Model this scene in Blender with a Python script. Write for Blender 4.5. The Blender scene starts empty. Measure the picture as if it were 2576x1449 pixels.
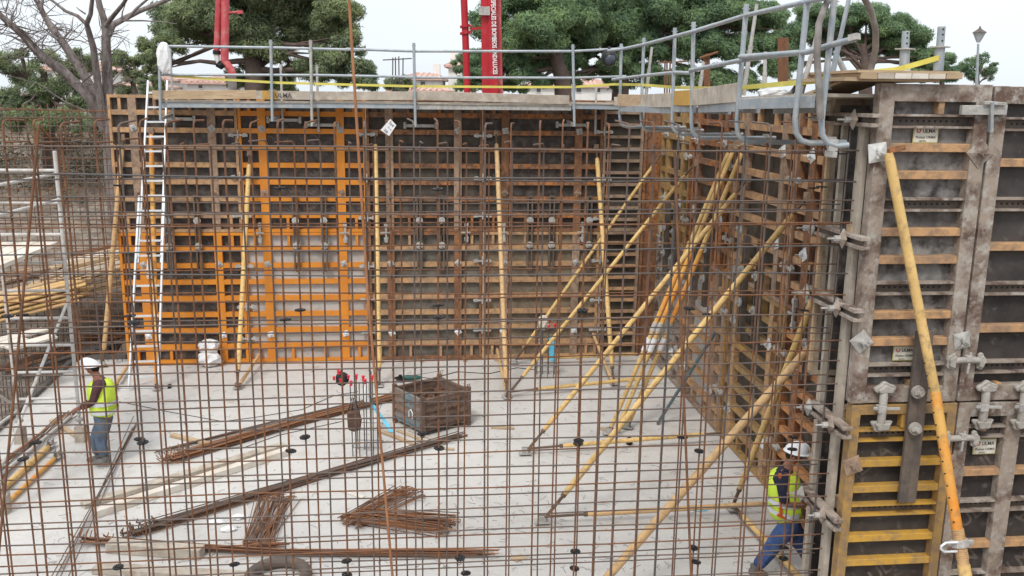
import bpy, bmesh, math, random
from mathutils import Vector as V, Matrix
random.seed(7)
scene = bpy.context.scene
COL = scene.collection
R = math.radians

# ---------------------------------------------------------------- camera
F, CX, CY, EYE = 2260.0, 1288.0, 724.5, 5.66
PITCH, ROLL = math.atan(482 / F), 0.0128
FW = V((0, math.cos(PITCH), -math.sin(PITCH)))
RT0 = V((1, 0, 0)); UP0 = RT0.cross(FW)
RT = RT0 * math.cos(ROLL) + UP0 * math.sin(ROLL)
UP = -RT0 * math.sin(ROLL) + UP0 * math.cos(ROLL)
CAMP = V((0, 0, EYE))
cd = bpy.data.cameras.new('camera'); cam = bpy.data.objects.new('camera', cd); COL.objects.link(cam)
m = Matrix((RT, UP, -FW)).transposed().to_4x4(); m.translation = CAMP
cam.matrix_world = m
cd.sensor_width = 36; cd.lens = 36 * F / 2576; cd.clip_end = 2000; cd.clip_start = 0.05
scene.camera = cam
# ---------------------------------------------------------------- light: overcast day
w = bpy.data.worlds.new('World'); scene.world = w; w.use_nodes = True
nt = w.node_tree; bg = nt.nodes['Background']
sky = nt.nodes.new('ShaderNodeTexSky'); sky.sky_type = 'NISHITA'; sky.sun_disc = False
SUN_EL, SUN_AZ = R(52), R(200)
sky.sun_elevation = SUN_EL; sky.sun_rotation = SUN_AZ; sky.air_density = 1.0; sky.dust_density = 3.0; sky.altitude = 0
mx = nt.nodes.new('ShaderNodeMixRGB'); mx.inputs[0].default_value = 0.88
tcw = nt.nodes.new('ShaderNodeTexCoord'); nzw = nt.nodes.new('ShaderNodeTexNoise'); nzw.inputs['Scale'].default_value = 2.5; nzw.inputs['Detail'].default_value = 5
crw = nt.nodes.new('ShaderNodeValToRGB')
crw.color_ramp.elements[0].position = 0.3; crw.color_ramp.elements[0].color = (0.92, 0.95, 0.98, 1)
crw.color_ramp.elements[1].position = 0.7; crw.color_ramp.elements[1].color = (1.04, 1.05, 1.05, 1)
nt.links.new(tcw.outputs['Generated'], nzw.inputs['Vector']); nt.links.new(nzw.outputs['Fac'], crw.inputs['Fac'])
nt.links.new(sky.outputs[0], mx.inputs[1]); sxw = nt.nodes.new('ShaderNodeSeparateXYZ'); nt.links.new(tcw.outputs['Generated'], sxw.inputs[0])
crz = nt.nodes.new('ShaderNodeValToRGB'); e_ = crz.color_ramp.elements
e_[0].position = 0.0; e_[0].color = (6.1, 6.45, 6.8, 1); e_[1].position = 0.9; e_[1].color = (11.2, 11.3, 11.4, 1)
nt.links.new(sxw.outputs[2], crz.inputs[0])
mlw = nt.nodes.new('ShaderNodeMixRGB'); mlw.blend_type = 'MULTIPLY'; mlw.inputs[0].default_value = 1
nt.links.new(crz.outputs[0], mlw.inputs[1]); nt.links.new(crw.outputs[0], mlw.inputs[2]); nt.links.new(mlw.outputs[0], mx.inputs[2]); nt.links.new(mx.outputs[0], bg.inputs[0])
bg.inputs[1].default_value = 0.12
sl = bpy.data.lights.new('sun', 'SUN'); sl.energy = 1.5; sl.angle = R(12); sl.color = (1, 0.97, 0.92)
so = bpy.data.objects.new('sun', sl); COL.objects.link(so)
# nishita sun_rotation: clockwise from +Y
sdir = V((math.sin(SUN_AZ) * math.cos(SUN_EL), math.cos(SUN_AZ) * math.cos(SUN_EL), math.sin(SUN_EL)))
so.rotation_euler = (-sdir).to_track_quat('-Z', 'Y').to_euler()
scene.view_settings.view_transform = 'Standard'; scene.view_settings.look = 'None'
scene.view_settings.exposure = 0.42; scene.view_settings.gamma = 1

# ---------------------------------------------------------------- frame of the building
TH = R(6)
E1 = V((math.cos(TH), math.sin(TH), 0)); E2 = V((math.sin(TH), -math.cos(TH), 0)); EZ = V((0, 0, 1))
CN = V((3.18, 19.55, 0))
def W(s, t, z=0.0): return CN + E1 * s + E2 * t + EZ * z
def ray(x, y): return FW + RT * ((x - CX) / F) - UP * ((y - CY) / F)
def onz(x, y, z=0.0):
    d = ray(x, y); return CAMP + d * ((z - EYE) / d.z)
def onp(x, y, p, n):
    d = ray(x, y); return CAMP + d * ((p - CAMP).dot(n) / d.dot(n))
def front(x, y, t): return onp(x, y, W(0, t), E2)
def side(x, y, s): return onp(x, y, W(s, 0), E1)
def at(x, y, Y):
    d = ray(x, y); return CAMP + d * (Y / d.y)
def sof(p): return (p - CN).dot(E1)
def tof(p): return (p - CN).dot(E2)

# ---------------------------------------------------------------- materials
MATS = {}
def mat(name, c1, c2=None, amount=0.5, scale=3.0, rough=0.7, c3=None, a3=0.5, s3=14.0, bump=0.0, metal=0.0, stretch=(1, 1, 1), detail=8, soft=0.12, spec=0.3):
    if name in MATS: return MATS[name]
    m = bpy.data.materials.new(name); m.use_nodes = True; MATS[name] = m
    n = m.node_tree.nodes; L = m.node_tree.links; b = n['Principled BSDF']
    b.inputs['Roughness'].default_value = rough; b.inputs['Metallic'].default_value = metal
    b.inputs['Specular IOR Level'].default_value = spec
    if c2 is None and c3 is None and not bump:
        b.inputs['Base Color'].default_value = (*c1, 1); return m
    tc = n.new('ShaderNodeTexCoord'); oi = n.new('ShaderNodeObjectInfo')
    sc = n.new('ShaderNodeVectorMath'); sc.operation = 'SCALE'; sc.inputs[3].default_value = 37
    cb = n.new('ShaderNodeCombineXYZ'); L.new(oi.outputs['Random'], cb.inputs[0]); L.new(oi.outputs['Random'], cb.inputs[1]); L.new(cb.outputs[0], sc.inputs[0])
    mp = n.new('ShaderNodeVectorMath'); mp.operation = 'MULTIPLY'; mp.inputs[1].default_value = stretch
    L.new(tc.outputs['Object'], mp.inputs[0])
    ad = n.new('ShaderNodeVectorMath'); ad.operation = 'ADD'; L.new(mp.outputs[0], ad.inputs[0]); L.new(sc.outputs[0], ad.inputs[1])
    cur = None
    def layer(prev, col, amt, s):
        nz = n.new('ShaderNodeTexNoise'); nz.inputs['Scale'].default_value = s; nz.inputs['Detail'].default_value = detail; nz.inputs['Roughness'].default_value = 0.65
        L.new(ad.outputs[0], nz.inputs['Vector'])
        cr = n.new('ShaderNodeValToRGB'); th = 0.5 + (0.5 - amt) * 0.45
        cr.color_ramp.elements[0].position = max(0, th - soft); cr.color_ramp.elements[1].position = min(1, th + soft)
        L.new(nz.outputs['Fac'], cr.inputs['Fac'])
        mi = n.new('ShaderNodeMixRGB'); L.new(cr.outputs[0], mi.inputs[0])
        if prev is None: mi.inputs[1].default_value = (*c1, 1)
        else: L.new(prev, mi.inputs[1])
        mi.inputs[2].default_value = (*col, 1)
        return mi.outputs[0], nz
    nz = None
    if c2: cur, nz = layer(None, c2, amount, scale)
    if c3: cur, nz = layer(cur, c3, a3, s3)
    if cur: L.new(cur, b.inputs['Base Color'])
    else: b.inputs['Base Color'].default_value = (*c1, 1)
    if bump:
        nb = n.new('ShaderNodeTexNoise'); nb.inputs['Scale'].default_value = s3 * 2; nb.inputs['Detail'].default_value = 6; L.new(ad.outputs[0], nb.inputs['Vector'])
        bp = n.new('ShaderNodeBump'); bp.inputs['Strength'].default_value = bump; bp.inputs['Distance'].default_value = 0.02
        L.new(nb.outputs['Fac'], bp.inputs['Height']); L.new(bp.outputs[0], b.inputs['Normal'])
    return m
RUST = (0.13, 0.05, 0.022); GRIME = (0.20, 0.165, 0.13)
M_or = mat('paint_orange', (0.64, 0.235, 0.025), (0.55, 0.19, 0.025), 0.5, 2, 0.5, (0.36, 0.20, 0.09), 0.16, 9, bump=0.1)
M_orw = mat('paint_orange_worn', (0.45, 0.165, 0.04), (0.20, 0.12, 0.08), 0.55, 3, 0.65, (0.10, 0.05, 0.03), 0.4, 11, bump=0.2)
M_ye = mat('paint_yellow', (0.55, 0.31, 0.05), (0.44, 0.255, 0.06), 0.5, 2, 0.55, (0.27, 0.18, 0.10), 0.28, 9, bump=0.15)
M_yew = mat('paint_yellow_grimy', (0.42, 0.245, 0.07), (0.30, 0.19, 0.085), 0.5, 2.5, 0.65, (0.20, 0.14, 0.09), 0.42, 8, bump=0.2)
M_orl = mat('paint_orange_pale', (0.55, 0.25, 0.09), (0.42, 0.20, 0.09), 0.5, 3, 0.65, (0.16, 0.09, 0.06), 0.3, 10, bump=0.2)
M_tan = mat('paint_tan', (0.50, 0.29, 0.14), (0.36, 0.22, 0.13), 0.5, 2.5, 0.7, (0.22, 0.15, 0.10), 0.35, 10, bump=0.2)
M_br = mat('steel_rusty_brown', (0.20, 0.10, 0.055), (0.13, 0.07, 0.045), 0.5, 3, 0.8, (0.34, 0.15, 0.06), 0.3, 9, bump=0.25)
M_brl = mat('steel_grimy_tan', (0.36, 0.25, 0.17), (0.27, 0.19, 0.14), 0.5, 3, 0.8, (0.17, 0.11, 0.08), 0.36, 9, bump=0.25)
M_gm = mat('steel_grimy_grey', (0.305, 0.25, 0.205), (0.115, 0.072, 0.055), 0.44, 3.2, 0.8, (0.40, 0.37, 0.335), 0.30, 9, bump=0.35, soft=0.09)
M_galv = mat('galvanised_steel', (0.35, 0.39, 0.42), (0.26, 0.30, 0.335), 0.5, 6, 0.5, (0.50, 0.48, 0.45), 0.3, 12, bump=0.1, metal=0.3)
M_galvd = mat('galvanised_dirty', (0.40, 0.39, 0.37), (0.30, 0.28, 0.26), 0.5, 8, 0.6, (0.48, 0.46, 0.43), 0.4, 14, bump=0.3, metal=0.15)
M_ply = mat('ply_black_film', (0.026, 0.021, 0.020), (0.070, 0.052, 0.040), 0.45, 2.5, 0.55, (0.14, 0.125, 0.11), 0.2, 7, soft=0.18)
M_plyg = mat('ply_grey_scuffed', (0.062, 0.050, 0.040), (0.125, 0.105, 0.080), 0.45, 1.7, 0.7, (0.03, 0.024, 0.021), 0.42, 5, soft=0.18)
M_plyh = mat('ply_beige_grey', (0.14, 0.125, 0.10), (0.20, 0.18, 0.15), 0.5, 1.8, 0.7, (0.05, 0.042, 0.036), 0.38, 4, soft=0.18)
M_plyb = mat('ply_brown', (0.20, 0.165, 0.12), (0.28, 0.22, 0.15), 0.5, 2, 0.75, (0.085, 0.065, 0.05), 0.36, 5, soft=0.2)
M_plyw = mat('ply_pale_coated', (0.44, 0.43, 0.41), (0.34, 0.32, 0.29), 0.40, 1.6, 0.7, (0.19, 0.16, 0.13), 0.14, 4, soft=0.1)
M_plyn = mat('ply_near_scuffed', (0.095, 0.086, 0.082), (0.245, 0.23, 0.215), 0.48, 2.4, 0.6, (0.035, 0.029, 0.028), 0.36, 6, bump=0.1, soft=0.10)
M_plyk = mat('ply_near_black', (0.036, 0.031, 0.030), (0.065, 0.056, 0.052), 0.5, 2.5, 0.5, (0.16, 0.145, 0.13), 0.12, 9, soft=0.1)
M_print = mat('film_printing', (0.125, 0.105, 0.088), (0.07, 0.06, 0.052), 0.45, 6, 0.6)
M_reb = mat('rebar_rust', (0.185, 0.088, 0.05), (0.12, 0.072, 0.054), 0.5, 3, 0.85, (0.25, 0.115, 0.055), 0.32, 8, bump=0.3, spec=.1)
M_rebd = mat('rebar_dull', (0.125, 0.088, 0.070), (0.10, 0.088, 0.086), 0.5, 2, 0.65, (0.185, 0.10, 0.058), 0.32, 6, bump=0.3)
M_rebk = mat('rebar_dark', (0.085, 0.082, 0.085), (0.11, 0.082, 0.066), 0.45, 2, 0.6, bump=0.3)
M_pry = mat('prop_yellow', (0.70, 0.47, 0.19), (0.56, 0.37, 0.14), 0.5, 2.5, 0.5, (0.30, 0.20, 0.11), 0.24, 14, bump=0.05)
M_pro = mat('prop_orange', (0.68, 0.26, 0.04), (0.62, 0.36, 0.10), 0.5, 2.2, 0.5, (0.30, 0.17, 0.08), 0.22, 14, bump=0.05)
M_prt = mat('prop_tan', (0.60, 0.39, 0.19), (0.52, 0.33, 0.16), 0.5, 2.5, 0.55, (0.30, 0.20, 0.12), 0.28, 14, bump=0.05)
M_thr = mat('screw_spindle', (0.09, 0.07, 0.06), (0.16, 0.09, 0.05), 0.5, 6, 0.6, bump=0.2)
M_wood = mat('sawn_timber', (0.50, 0.37, 0.235), (0.40, 0.29, 0.18), 0.5, 2, 0.8, (0.32, 0.23, 0.15), 0.3, 5, bump=0.15, stretch=(1, 1, 6))
M_woodg = mat('timber_weathered', (0.42, 0.37, 0.31), (0.32, 0.27, 0.22), 0.5, 3, 0.85, (0.52, 0.46, 0.38), 0.3, 7, bump=0.2)
M_woodw = mat('timber_cement_dusted', (0.62, 0.58, 0.52), (0.50, 0.42, 0.33), 0.4, 3, 0.85, bump=0.15)
M_slab = None
M_ch = mat('channel_dark', (0.085, 0.072, 0.066), (0.15, 0.115, 0.09), 0.5, 5, 0.7, bump=0.2)
M_white = mat('white_plastic', (0.72, 0.72, 0.72), (0.62, 0.62, 0.62), 0.4, 5, 0.6, bump=0.4, s3=6)
M_alu = mat('aluminium', (0.76, 0.78, 0.80), (0.66, 0.68, 0.70), 0.4, 5, 0.35, metal=0.4)
M_blk = mat('black_plastic', (0.016, 0.016, 0.018), rough=0.5)
M_red = mat('pump_red', (0.46, 0.018, 0.028), (0.38, 0.02, 0.03), 0.5, 1.5, 0.45, (0.36, 0.10, 0.08), 0.12, 8)
M_redf = mat('pump_red_faded', (0.52, 0.09, 0.10), (0.42, 0.05, 0.06), 0.5, 2, 0.6, (0.50, 0.25, 0.22), 0.2, 6)
M_redcap = mat('cap_red', (0.60, 0.03, 0.05), rough=0.45)
M_hose = mat('hose_dirty', (0.16, 0.14, 0.13), (0.27, 0.25, 0.23), 0.5, 5, 0.75, bump=0.1)
M_brp = mat('leather_brown', (.07, .042, .03), (.11, .06, .04), .5, 8, .8)
M_tape = mat('tape_yellow', (0.66, 0.60, 0.13), (0.58, 0.50, 0.11), 0.5, 3, 0.5)
M_blue = mat('tape_blue', (0.10, 0.46, 0.66), (0.2, 0.55, 0.7), 0.4, 6, 0.6)
M_bark = mat('bark_grey', (0.15, 0.127, 0.118), (0.235, 0.205, 0.192), 0.5, 4, 0.9, (0.09, 0.065, 0.06), 0.4, 12, bump=0.6, stretch=(1, 1, 0.35))
M_barkd = mat('bark_dark', (0.085, 0.06, 0.05), (0.13, 0.095, 0.08), 0.5, 3, 0.9, bump=0.4)
def leafmat(name, a, b, c):
    m = mat(name, a, b, 0.5, 0.55, 0.7, c, 0.42, 3.2, soft=0.16)
    nn = m.node_tree.nodes; b = nn['Principled BSDF']; b.inputs['Specular IOR Level'].default_value = 0.1
    tr_ = nn.new('ShaderNodeBsdfTranslucent'); mi = nn.new('ShaderNodeMixShader'); mi.inputs[0].default_value = 0.35
    m.node_tree.links.new(b.inputs['Base Color'].links[0].from_socket, tr_.inputs[0])
    m.node_tree.links.new(b.outputs[0], mi.inputs[1]); m.node_tree.links.new(tr_.outputs[0], mi.inputs[2]); m.node_tree.links.new(mi.outputs[0], nn['Material Output'].inputs[0])
    return m
M_lf1 = leafmat('pine_needles', (0.055, 0.115, 0.040), (0.085, 0.165, 0.045), (0.035, 0.075, 0.032))
M_lf2 = leafmat('pine_needles_dull_hazed', (0.20, 0.255, 0.145), (0.36, 0.41, 0.18), (0.13, 0.165, 0.115))  # needle green lightened and greyed: distance haze put into the colour
M_lf3 = leafmat('pine_needles_blue_hazed', (0.165, 0.26, 0.145), (0.31, 0.42, 0.18), (0.11, 0.175, 0.12))  # slight air haze on far crowns is likewise mixed into this green
M_wall = mat('render_white', (0.72, 0.70, 0.67), (0.62, 0.60, 0.57), 0.3, 1, 0.8)
M_glass = mat('window_dark', (0.10, 0.11, 0.12), rough=0.3)
M_tile = mat('roof_tiles', (0.52, 0.33, 0.27), (0.44, 0.27, 0.22), 0.5, 1.5, 0.85, (0.56, 0.40, 0.34), 0.35, 6)

def slab_mat():
    m = bpy.data.materials.new('concrete_slab'); m.use_nodes = True
    n = m.node_tree.nodes; L = m.node_tree.links; b = n['Principled BSDF']
    tc = n.new('ShaderNodeTexCoord')
    def nz(s, d=8, r=0.6, vec=None):
        k = n.new('ShaderNodeTexNoise'); k.inputs['Scale'].default_value = s; k.inputs['Detail'].default_value = d; k.inputs['Roughness'].default_value = r
        L.new(vec or tc.outputs['Object'], k.inputs['Vector']); return k.outputs['Fac']
    def ramp(f, p0, c0, p1, c1):
        k = n.new('ShaderNodeValToRGB'); e = k.color_ramp.elements
        e[0].position = p0; e[0].color = (*c0, 1); e[1].position = p1; e[1].color = (*c1, 1); L.new(f, k.inputs[0]); return k.outputs[0]
    base = ramp(nz(0.5), 0.3, (0.475, 0.455, 0.43), 0.7, (0.545, 0.53, 0.51))
    def mul(a, bb, f=1.0):
        k = n.new('ShaderNodeMixRGB'); k.blend_type = 'MULTIPLY'; k.inputs[0].default_value = f; L.new(a, k.inputs[1]); L.new(bb, k.inputs[2]); return k.outputs[0]
    c = mul(base, ramp(nz(3.5), 0.30, (0.88, 0.86, 0.84), 0.5, (1, 1, 1)))
    c = mul(c, ramp(nz(40, 4), 0.33, (0.72, 0.68, 0.64), 0.45, (1, 1, 1)), 0.7)
    # trowel scuffs / tie-wire scratches
    mp = n.new('ShaderNodeMapping'); mp.inputs['Rotation'].default_value = (0, 0, 0.5); mp.inputs['Scale'].default_value = (2.2, 14, 1)
    L.new(tc.outputs['Object'], mp.inputs[0])
    c = mul(c, ramp(nz(1.6, 8, 0.7, mp.outputs[0]), 0.30, (0.70, 0.66, 0.62), 0.42, (1, 1, 1)), 0.6)
    c = mul(c, ramp(nz(0.9, 10, 0.7), 0.30, (0.66, 0.58, 0.50), 0.40, (1, 1, 1)), 0.75)
    c = mul(c, ramp(nz(8, 6, 0.75), 0.28, (0.62, 0.58, 0.54), 0.37, (1, 1, 1)), 0.6)
    L.new(c, b.inputs['Base Color']); b.inputs['Roughness'].default_value = 0.85
    bp = n.new('ShaderNodeBump'); bp.inputs['Strength'].default_value = 0.2; bp.inputs['Distance'].default_value = 0.02
    L.new(nz(18), bp.inputs['Height']); L.new(bp.outputs[0], b.inputs['Normal'])
    return m
M_slab = slab_mat()
M_earth = mat('rubble_earth', (0.17, 0.135, 0.105), (0.27, 0.235, 0.195), 0.5, 0.8, 0.95, (0.11, 0.082, 0.062), 0.45, 5, bump=0.5)
M_edge = mat('slab_edge_dark', (0.10, 0.09, 0.085), (0.16, 0.15, 0.14), 0.5, 3, 0.9, bump=0.3)

# ---------------------------------------------------------------- mesh builder
class MB:
    def __init__(s): s.v = []; s.f = []
    def quad(s, a, b, c, d):
        i = len(s.v); s.v += [V(a), V(b), V(c), V(d)]; s.f.append((i, i + 1, i + 2, i + 3)); return s
    def tri(s, a, b, c):
        i = len(s.v); s.v += [V(a), V(b), V(c)]; s.f.append((i, i + 1, i + 2)); return s
    def box(s, c, ax, ay, az, hx, hy, hz):
        i = len(s.v); c = V(c)
        for a in (-1, 1):
            for b in (-1, 1):
                for d in (-1, 1): s.v.append(c + ax * (a * hx) + ay * (b * hy) + az * (d * hz))
        for q in ((0, 1, 3, 2), (4, 6, 7, 5), (0, 4, 5, 1), (2, 3, 7, 6), (0, 2, 6, 4), (1, 5, 7, 3)): s.f.append(tuple(i + k for k in q))
        return s
    def bar(s, p0, p1, wdt, hgt, upv=EZ):
        p0 = V(p0); p1 = V(p1); d = p1 - p0; L_ = d.length; d.normalize()
        sd = d.cross(upv)
        if sd.length < 1e-4: sd = d.cross(V((1, 0, 0)))
        sd.normalize(); u = sd.cross(d)
        return s.box((p0 + p1) / 2, d, sd, u, L_ / 2, wdt / 2, hgt / 2)
    def tube(s, pts, r, n=8, cap=True, rs=None):
        pts = [V(p) for p in pts]; i0 = len(s.v); N = len(pts)
        up = None
        for k, p in enumerate(pts):
            if k == 0: d = pts[1] - p
            elif k == N - 1: d = p - pts[k - 1]
            else: d = (pts[k + 1] - p).normalized() + (p - pts[k - 1]).normalized()
            d.normalize()
            if up is None:
                up = V((0, 0, 1)) if abs(d.z) < 0.9 else V((1, 0, 0))
            a = d.cross(up)
            if a.length < 1e-5: a = d.cross(V((0.3, 1, 0.2)))
            a.normalize(); b = a.cross(d).normalized(); up = b
            rr = rs[k] if rs else r
            for j in range(n):
                t = 2 * math.pi * j / n; s.v.append(p + a * (math.cos(t) * rr) + b * (math.sin(t) * rr))
        for k in range(N - 1):
            for j in range(n):
                a = i0 + k * n + j; b = i0 + k * n + (j + 1) % n
                s.f.append((a, b, b + n, a + n))
        if cap:
            s.f.append(tuple(i0 + j for j in range(n))[::-1]); s.f.append(tuple(i0 + (N - 1) * n + j for j in range(n)))
        return s
    def ell(s, c, rx, ry, rz, nu=12, nv=8, ax=V((1, 0, 0)), ay=V((0, 1, 0)), az=EZ, z0=-1.0, jit=0.0):
        i0 = len(s.v); c = V(c)
        for a in range(nv + 1):
            ph = -math.pi / 2 + math.pi * a / nv
            zz = max(math.sin(ph), z0); cr = math.cos(ph) if math.sin(ph) >= z0 else math.sqrt(1 - z0 * z0) * (math.cos(ph) / max(1e-6, math.sqrt(1 - z0 * z0))) 
            for b in range(nu):
                t = 2 * math.pi * b / nu; q = 1 + random.uniform(-jit, jit)
                s.v.append(c + ax * (rx * cr * math.cos(t) * q) + ay * (ry * cr * math.sin(t) * q) + az * (rz * zz * q))
        for a in range(nv):
            for b in range(nu):
                p = i0 + a * nu + b; q = i0 + a * nu + (b + 1) % nu
                s.f.append((p, q, q + nu, p + nu))
        return s
    def poly(s, pts, n, th):
        "prism: outline pts, extruded by n*th"
        i = len(s.v); pts = [V(p) for p in pts]; k = len(pts)
        s.v += pts + [p + n * th for p in pts]
        s.f.append(tuple(range(i, i + k))); s.f.append(tuple(range(i + k, i + 2 * k))[::-1])
        for j in range(k): s.f.append((i + j, i + k + j, i + k + (j + 1) % k, i + (j + 1) % k))
        return s
    def text(s, txt, o, u, vv, size, n=None, align='LEFT', ext=0.0, bold=0.0):
        key = (txt, bold)
        if key not in TXT:
            cu = bpy.data.curves.new('t', 'FONT'); cu.body = txt; cu.resolution_u = 3; cu.offset = bold
            ob = bpy.data.objects.new('t', cu); COL.objects.link(ob); bpy.context.view_layer.update()
            me = bpy.data.meshes.new_from_object(ob.evaluated_get(bpy.context.evaluated_depsgraph_get()))
            TXT[key] = ([x.co.copy() for x in me.vertices], [tuple(p.vertices) for p in me.polygons])
            bpy.data.objects.remove(ob); bpy.data.meshes.remove(me); bpy.data.curves.remove(cu)
        vs, fs = TXT[key]; i = len(s.v)
        for p in vs: s.v.append(V(o) + u * (p.x * size) + vv * (p.y * size))
        for f in fs: s.f.append(tuple(i + k for k in f))
        return s
    def build(s, name, m, parent=None, smooth=False, origin=None, bevel=0):
        if not s.v: return None
        o = V(origin) if origin is not None else (parent.matrix_world.translation.copy() if parent and not parent.get('_loc') else V((0, 0, 0)))
        if parent and origin is None: o = ORG[parent.name]
        me = bpy.data.meshes.new(name); me.from_pydata([tuple(p - o) for p in s.v], [], s.f)
        me.materials.append(m)
        if smooth:
            me.polygons.foreach_set('use_smooth', [True] * len(me.polygons)); me.set_sharp_from_angle(angle=R(48))
        ob = bpy.data.objects.new(name, me); COL.objects.link(ob)
        if parent is not None: ob.parent = parent; ORG[ob.name] = o
        else: ob.location = o; ORG[ob.name] = o
        if bevel:
            b = ob.modifiers.new('b', 'BEVEL'); b.width = bevel; b.segments = 1; b.limit_method = 'ANGLE'
        return ob
TXT = {}; ORG = {}
def thing(name, label, cat, loc, group=None):
    o = bpy.data.objects.new(name, None); COL.objects.link(o); o.location = loc; o.empty_display_size = 0.1
    o['label'] = label; o['category'] = cat; o['kind'] = 'thing'
    if group: o['group'] = group
    ORG[o.name] = V(loc); return o
def tag(o, label, cat, group=None, kind=None):
    o['label'] = label; o['category'] = cat
    if group: o['group'] = group
    o['kind'] = kind or 'thing'
    return o
def solo(mb, name, m, label, cat, group=None, origin=None, **k):
    if origin is None:
        n = len(mb.v); c = sum(mb.v, V((0, 0, 0))) / n; origin = V((c.x, c.y, min(p.z for p in mb.v)))
    return tag(mb.build(name, m, None, origin=origin, **k), label, cat, group)
def struct(mb, name, m, **k):
    o = mb.build(name, m, None, origin=V((0, 0, 0)), **k); o['kind'] = 'structure'; return o
ORD = ['first', 'second', 'third', 'fourth', 'fifth', 'sixth', 'seventh', 'eighth', 'ninth', 'tenth', 'eleventh', 'twelfth', 'thirteenth', 'fourteenth', 'fifteenth', 'sixteenth', 'seventeenth', 'eighteenth', 'nineteenth', 'twentieth']

# ================================================================ SETTING
mb = MB()
# slab polygon (room floor) with left edge
pl = [W(0.6, -0.3), W(-12.3, -0.3), onz(190, 905), onz(13, 1067), W(-13.2, 7), W(-13.6, 13.5), W(3, 13.5), W(0.6, 10)]
mb.poly([p + EZ * 0.0 for p in pl], -EZ, 0.35)
slab = struct(mb, 'slab', M_slab)
# rough ground: one big sheet with the bank at the back and left
def gh(x, y):
    base = -0.36
    s_ = (V((x, y, 0)) - CN).dot(E1); t_ = (V((x, y, 0)) - CN).dot(E2)
    back = max(0.0, -t_ - 0.3) * 0.36
    left = max(0.0, -12.9 - s_) * 0.22
    h = max(back, left * (0.4 if t_ > 2 else 1.0))
    inside = s_ > -12.6 and t_ > -0.4
    if s_ > -11.6 and t_ < 0: h = max(h, min(4.7, (-t_ - 0.5) * 3.0))
    right = max(0.0, s_ - 1.2) * 3
    h = max(h, right if t_ > -3 and t_ < 40 else h)
    h = min(h, 4.75)
    return base + h + (0.10 * math.sin(x * 1.7 + y) * math.sin(y * 1.3) + random.uniform(-0.05, 0.05) if not inside and h < 4.7 and h > 0 else 0)
xs = [-400, -200, -100, -60] + [-40 + i * 0.8 for i in range(100)] + [60, 100, 200, 400]
ys = [-60, -20, 0] + [4 + i * 0.7 for i in range(56)] + [46, 55, 70, 90, 120, 200, 400, 900]
gv = MB(); nx = len(xs)
for y in ys:
    for x in xs: gv.v.append(V((x, y, gh(x, y))))
for j in range(len(ys) - 1):
    for i in range(nx - 1): a = j * nx + i; gv.f.append((a, a + 1, a + nx + 1, a + nx))
struct(gv, 'ground', M_earth)
# dark kerb strip along the slab edge at the left
mb = MB(); a = onz(13, 1067); b = onz(190, 905); c = W(-11.55, -0.38)
mb.bar(a + (a - b) * 0.9 + EZ * 0.035, b + EZ * 0.035, 0.10, 0.10).bar(b + EZ * 0.036, c + EZ * 0.036, 0.10, 0.12)
struct(mb, 'kerb', M_edge)

# ================================================================ FORMWORK PANELS
def prints(p, org, U, N, Wd, H, size, root, n0=0.021):
    mb = MB(); ang = R(38); u = U * math.cos(ang) + EZ * math.sin(ang); v = -U * math.sin(ang) + EZ * math.cos(ang)
    row = 0; y = -Wd
    step = size * 2.3
    k = 0
    while True:
        base_c = -Wd * 0.8 + k * step
        if base_c > H + Wd: break
        off = (k % 2) * size * 1.9
        t = -2.0
        x = -1.0 + off
        while x < (Wd + H) * 1.2:
            o = u * x + v * base_c * 0.78
            px = o.dot(U); pz = o.z
            e = u * (size * 3.0) + o
            if 0.05 < px < Wd - 0.05 and 0.05 < pz < H - 0.15 and 0.05 < e.dot(U) < Wd - 0.1 and 0.05 < e.z < H - 0.2:
                flip = (k % 3 == 1)
                if flip: mb.text('ULMA', org + e + v * size * 0.7 + N * n0, -u, -v, size, bold=0.02)
                else: mb.text('ULMA', org + o + N * n0, u, v, size, bold=0.02)
            x += size * 3.8
        k += 1
    return mb.build('film_print', M_print, root)
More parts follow.
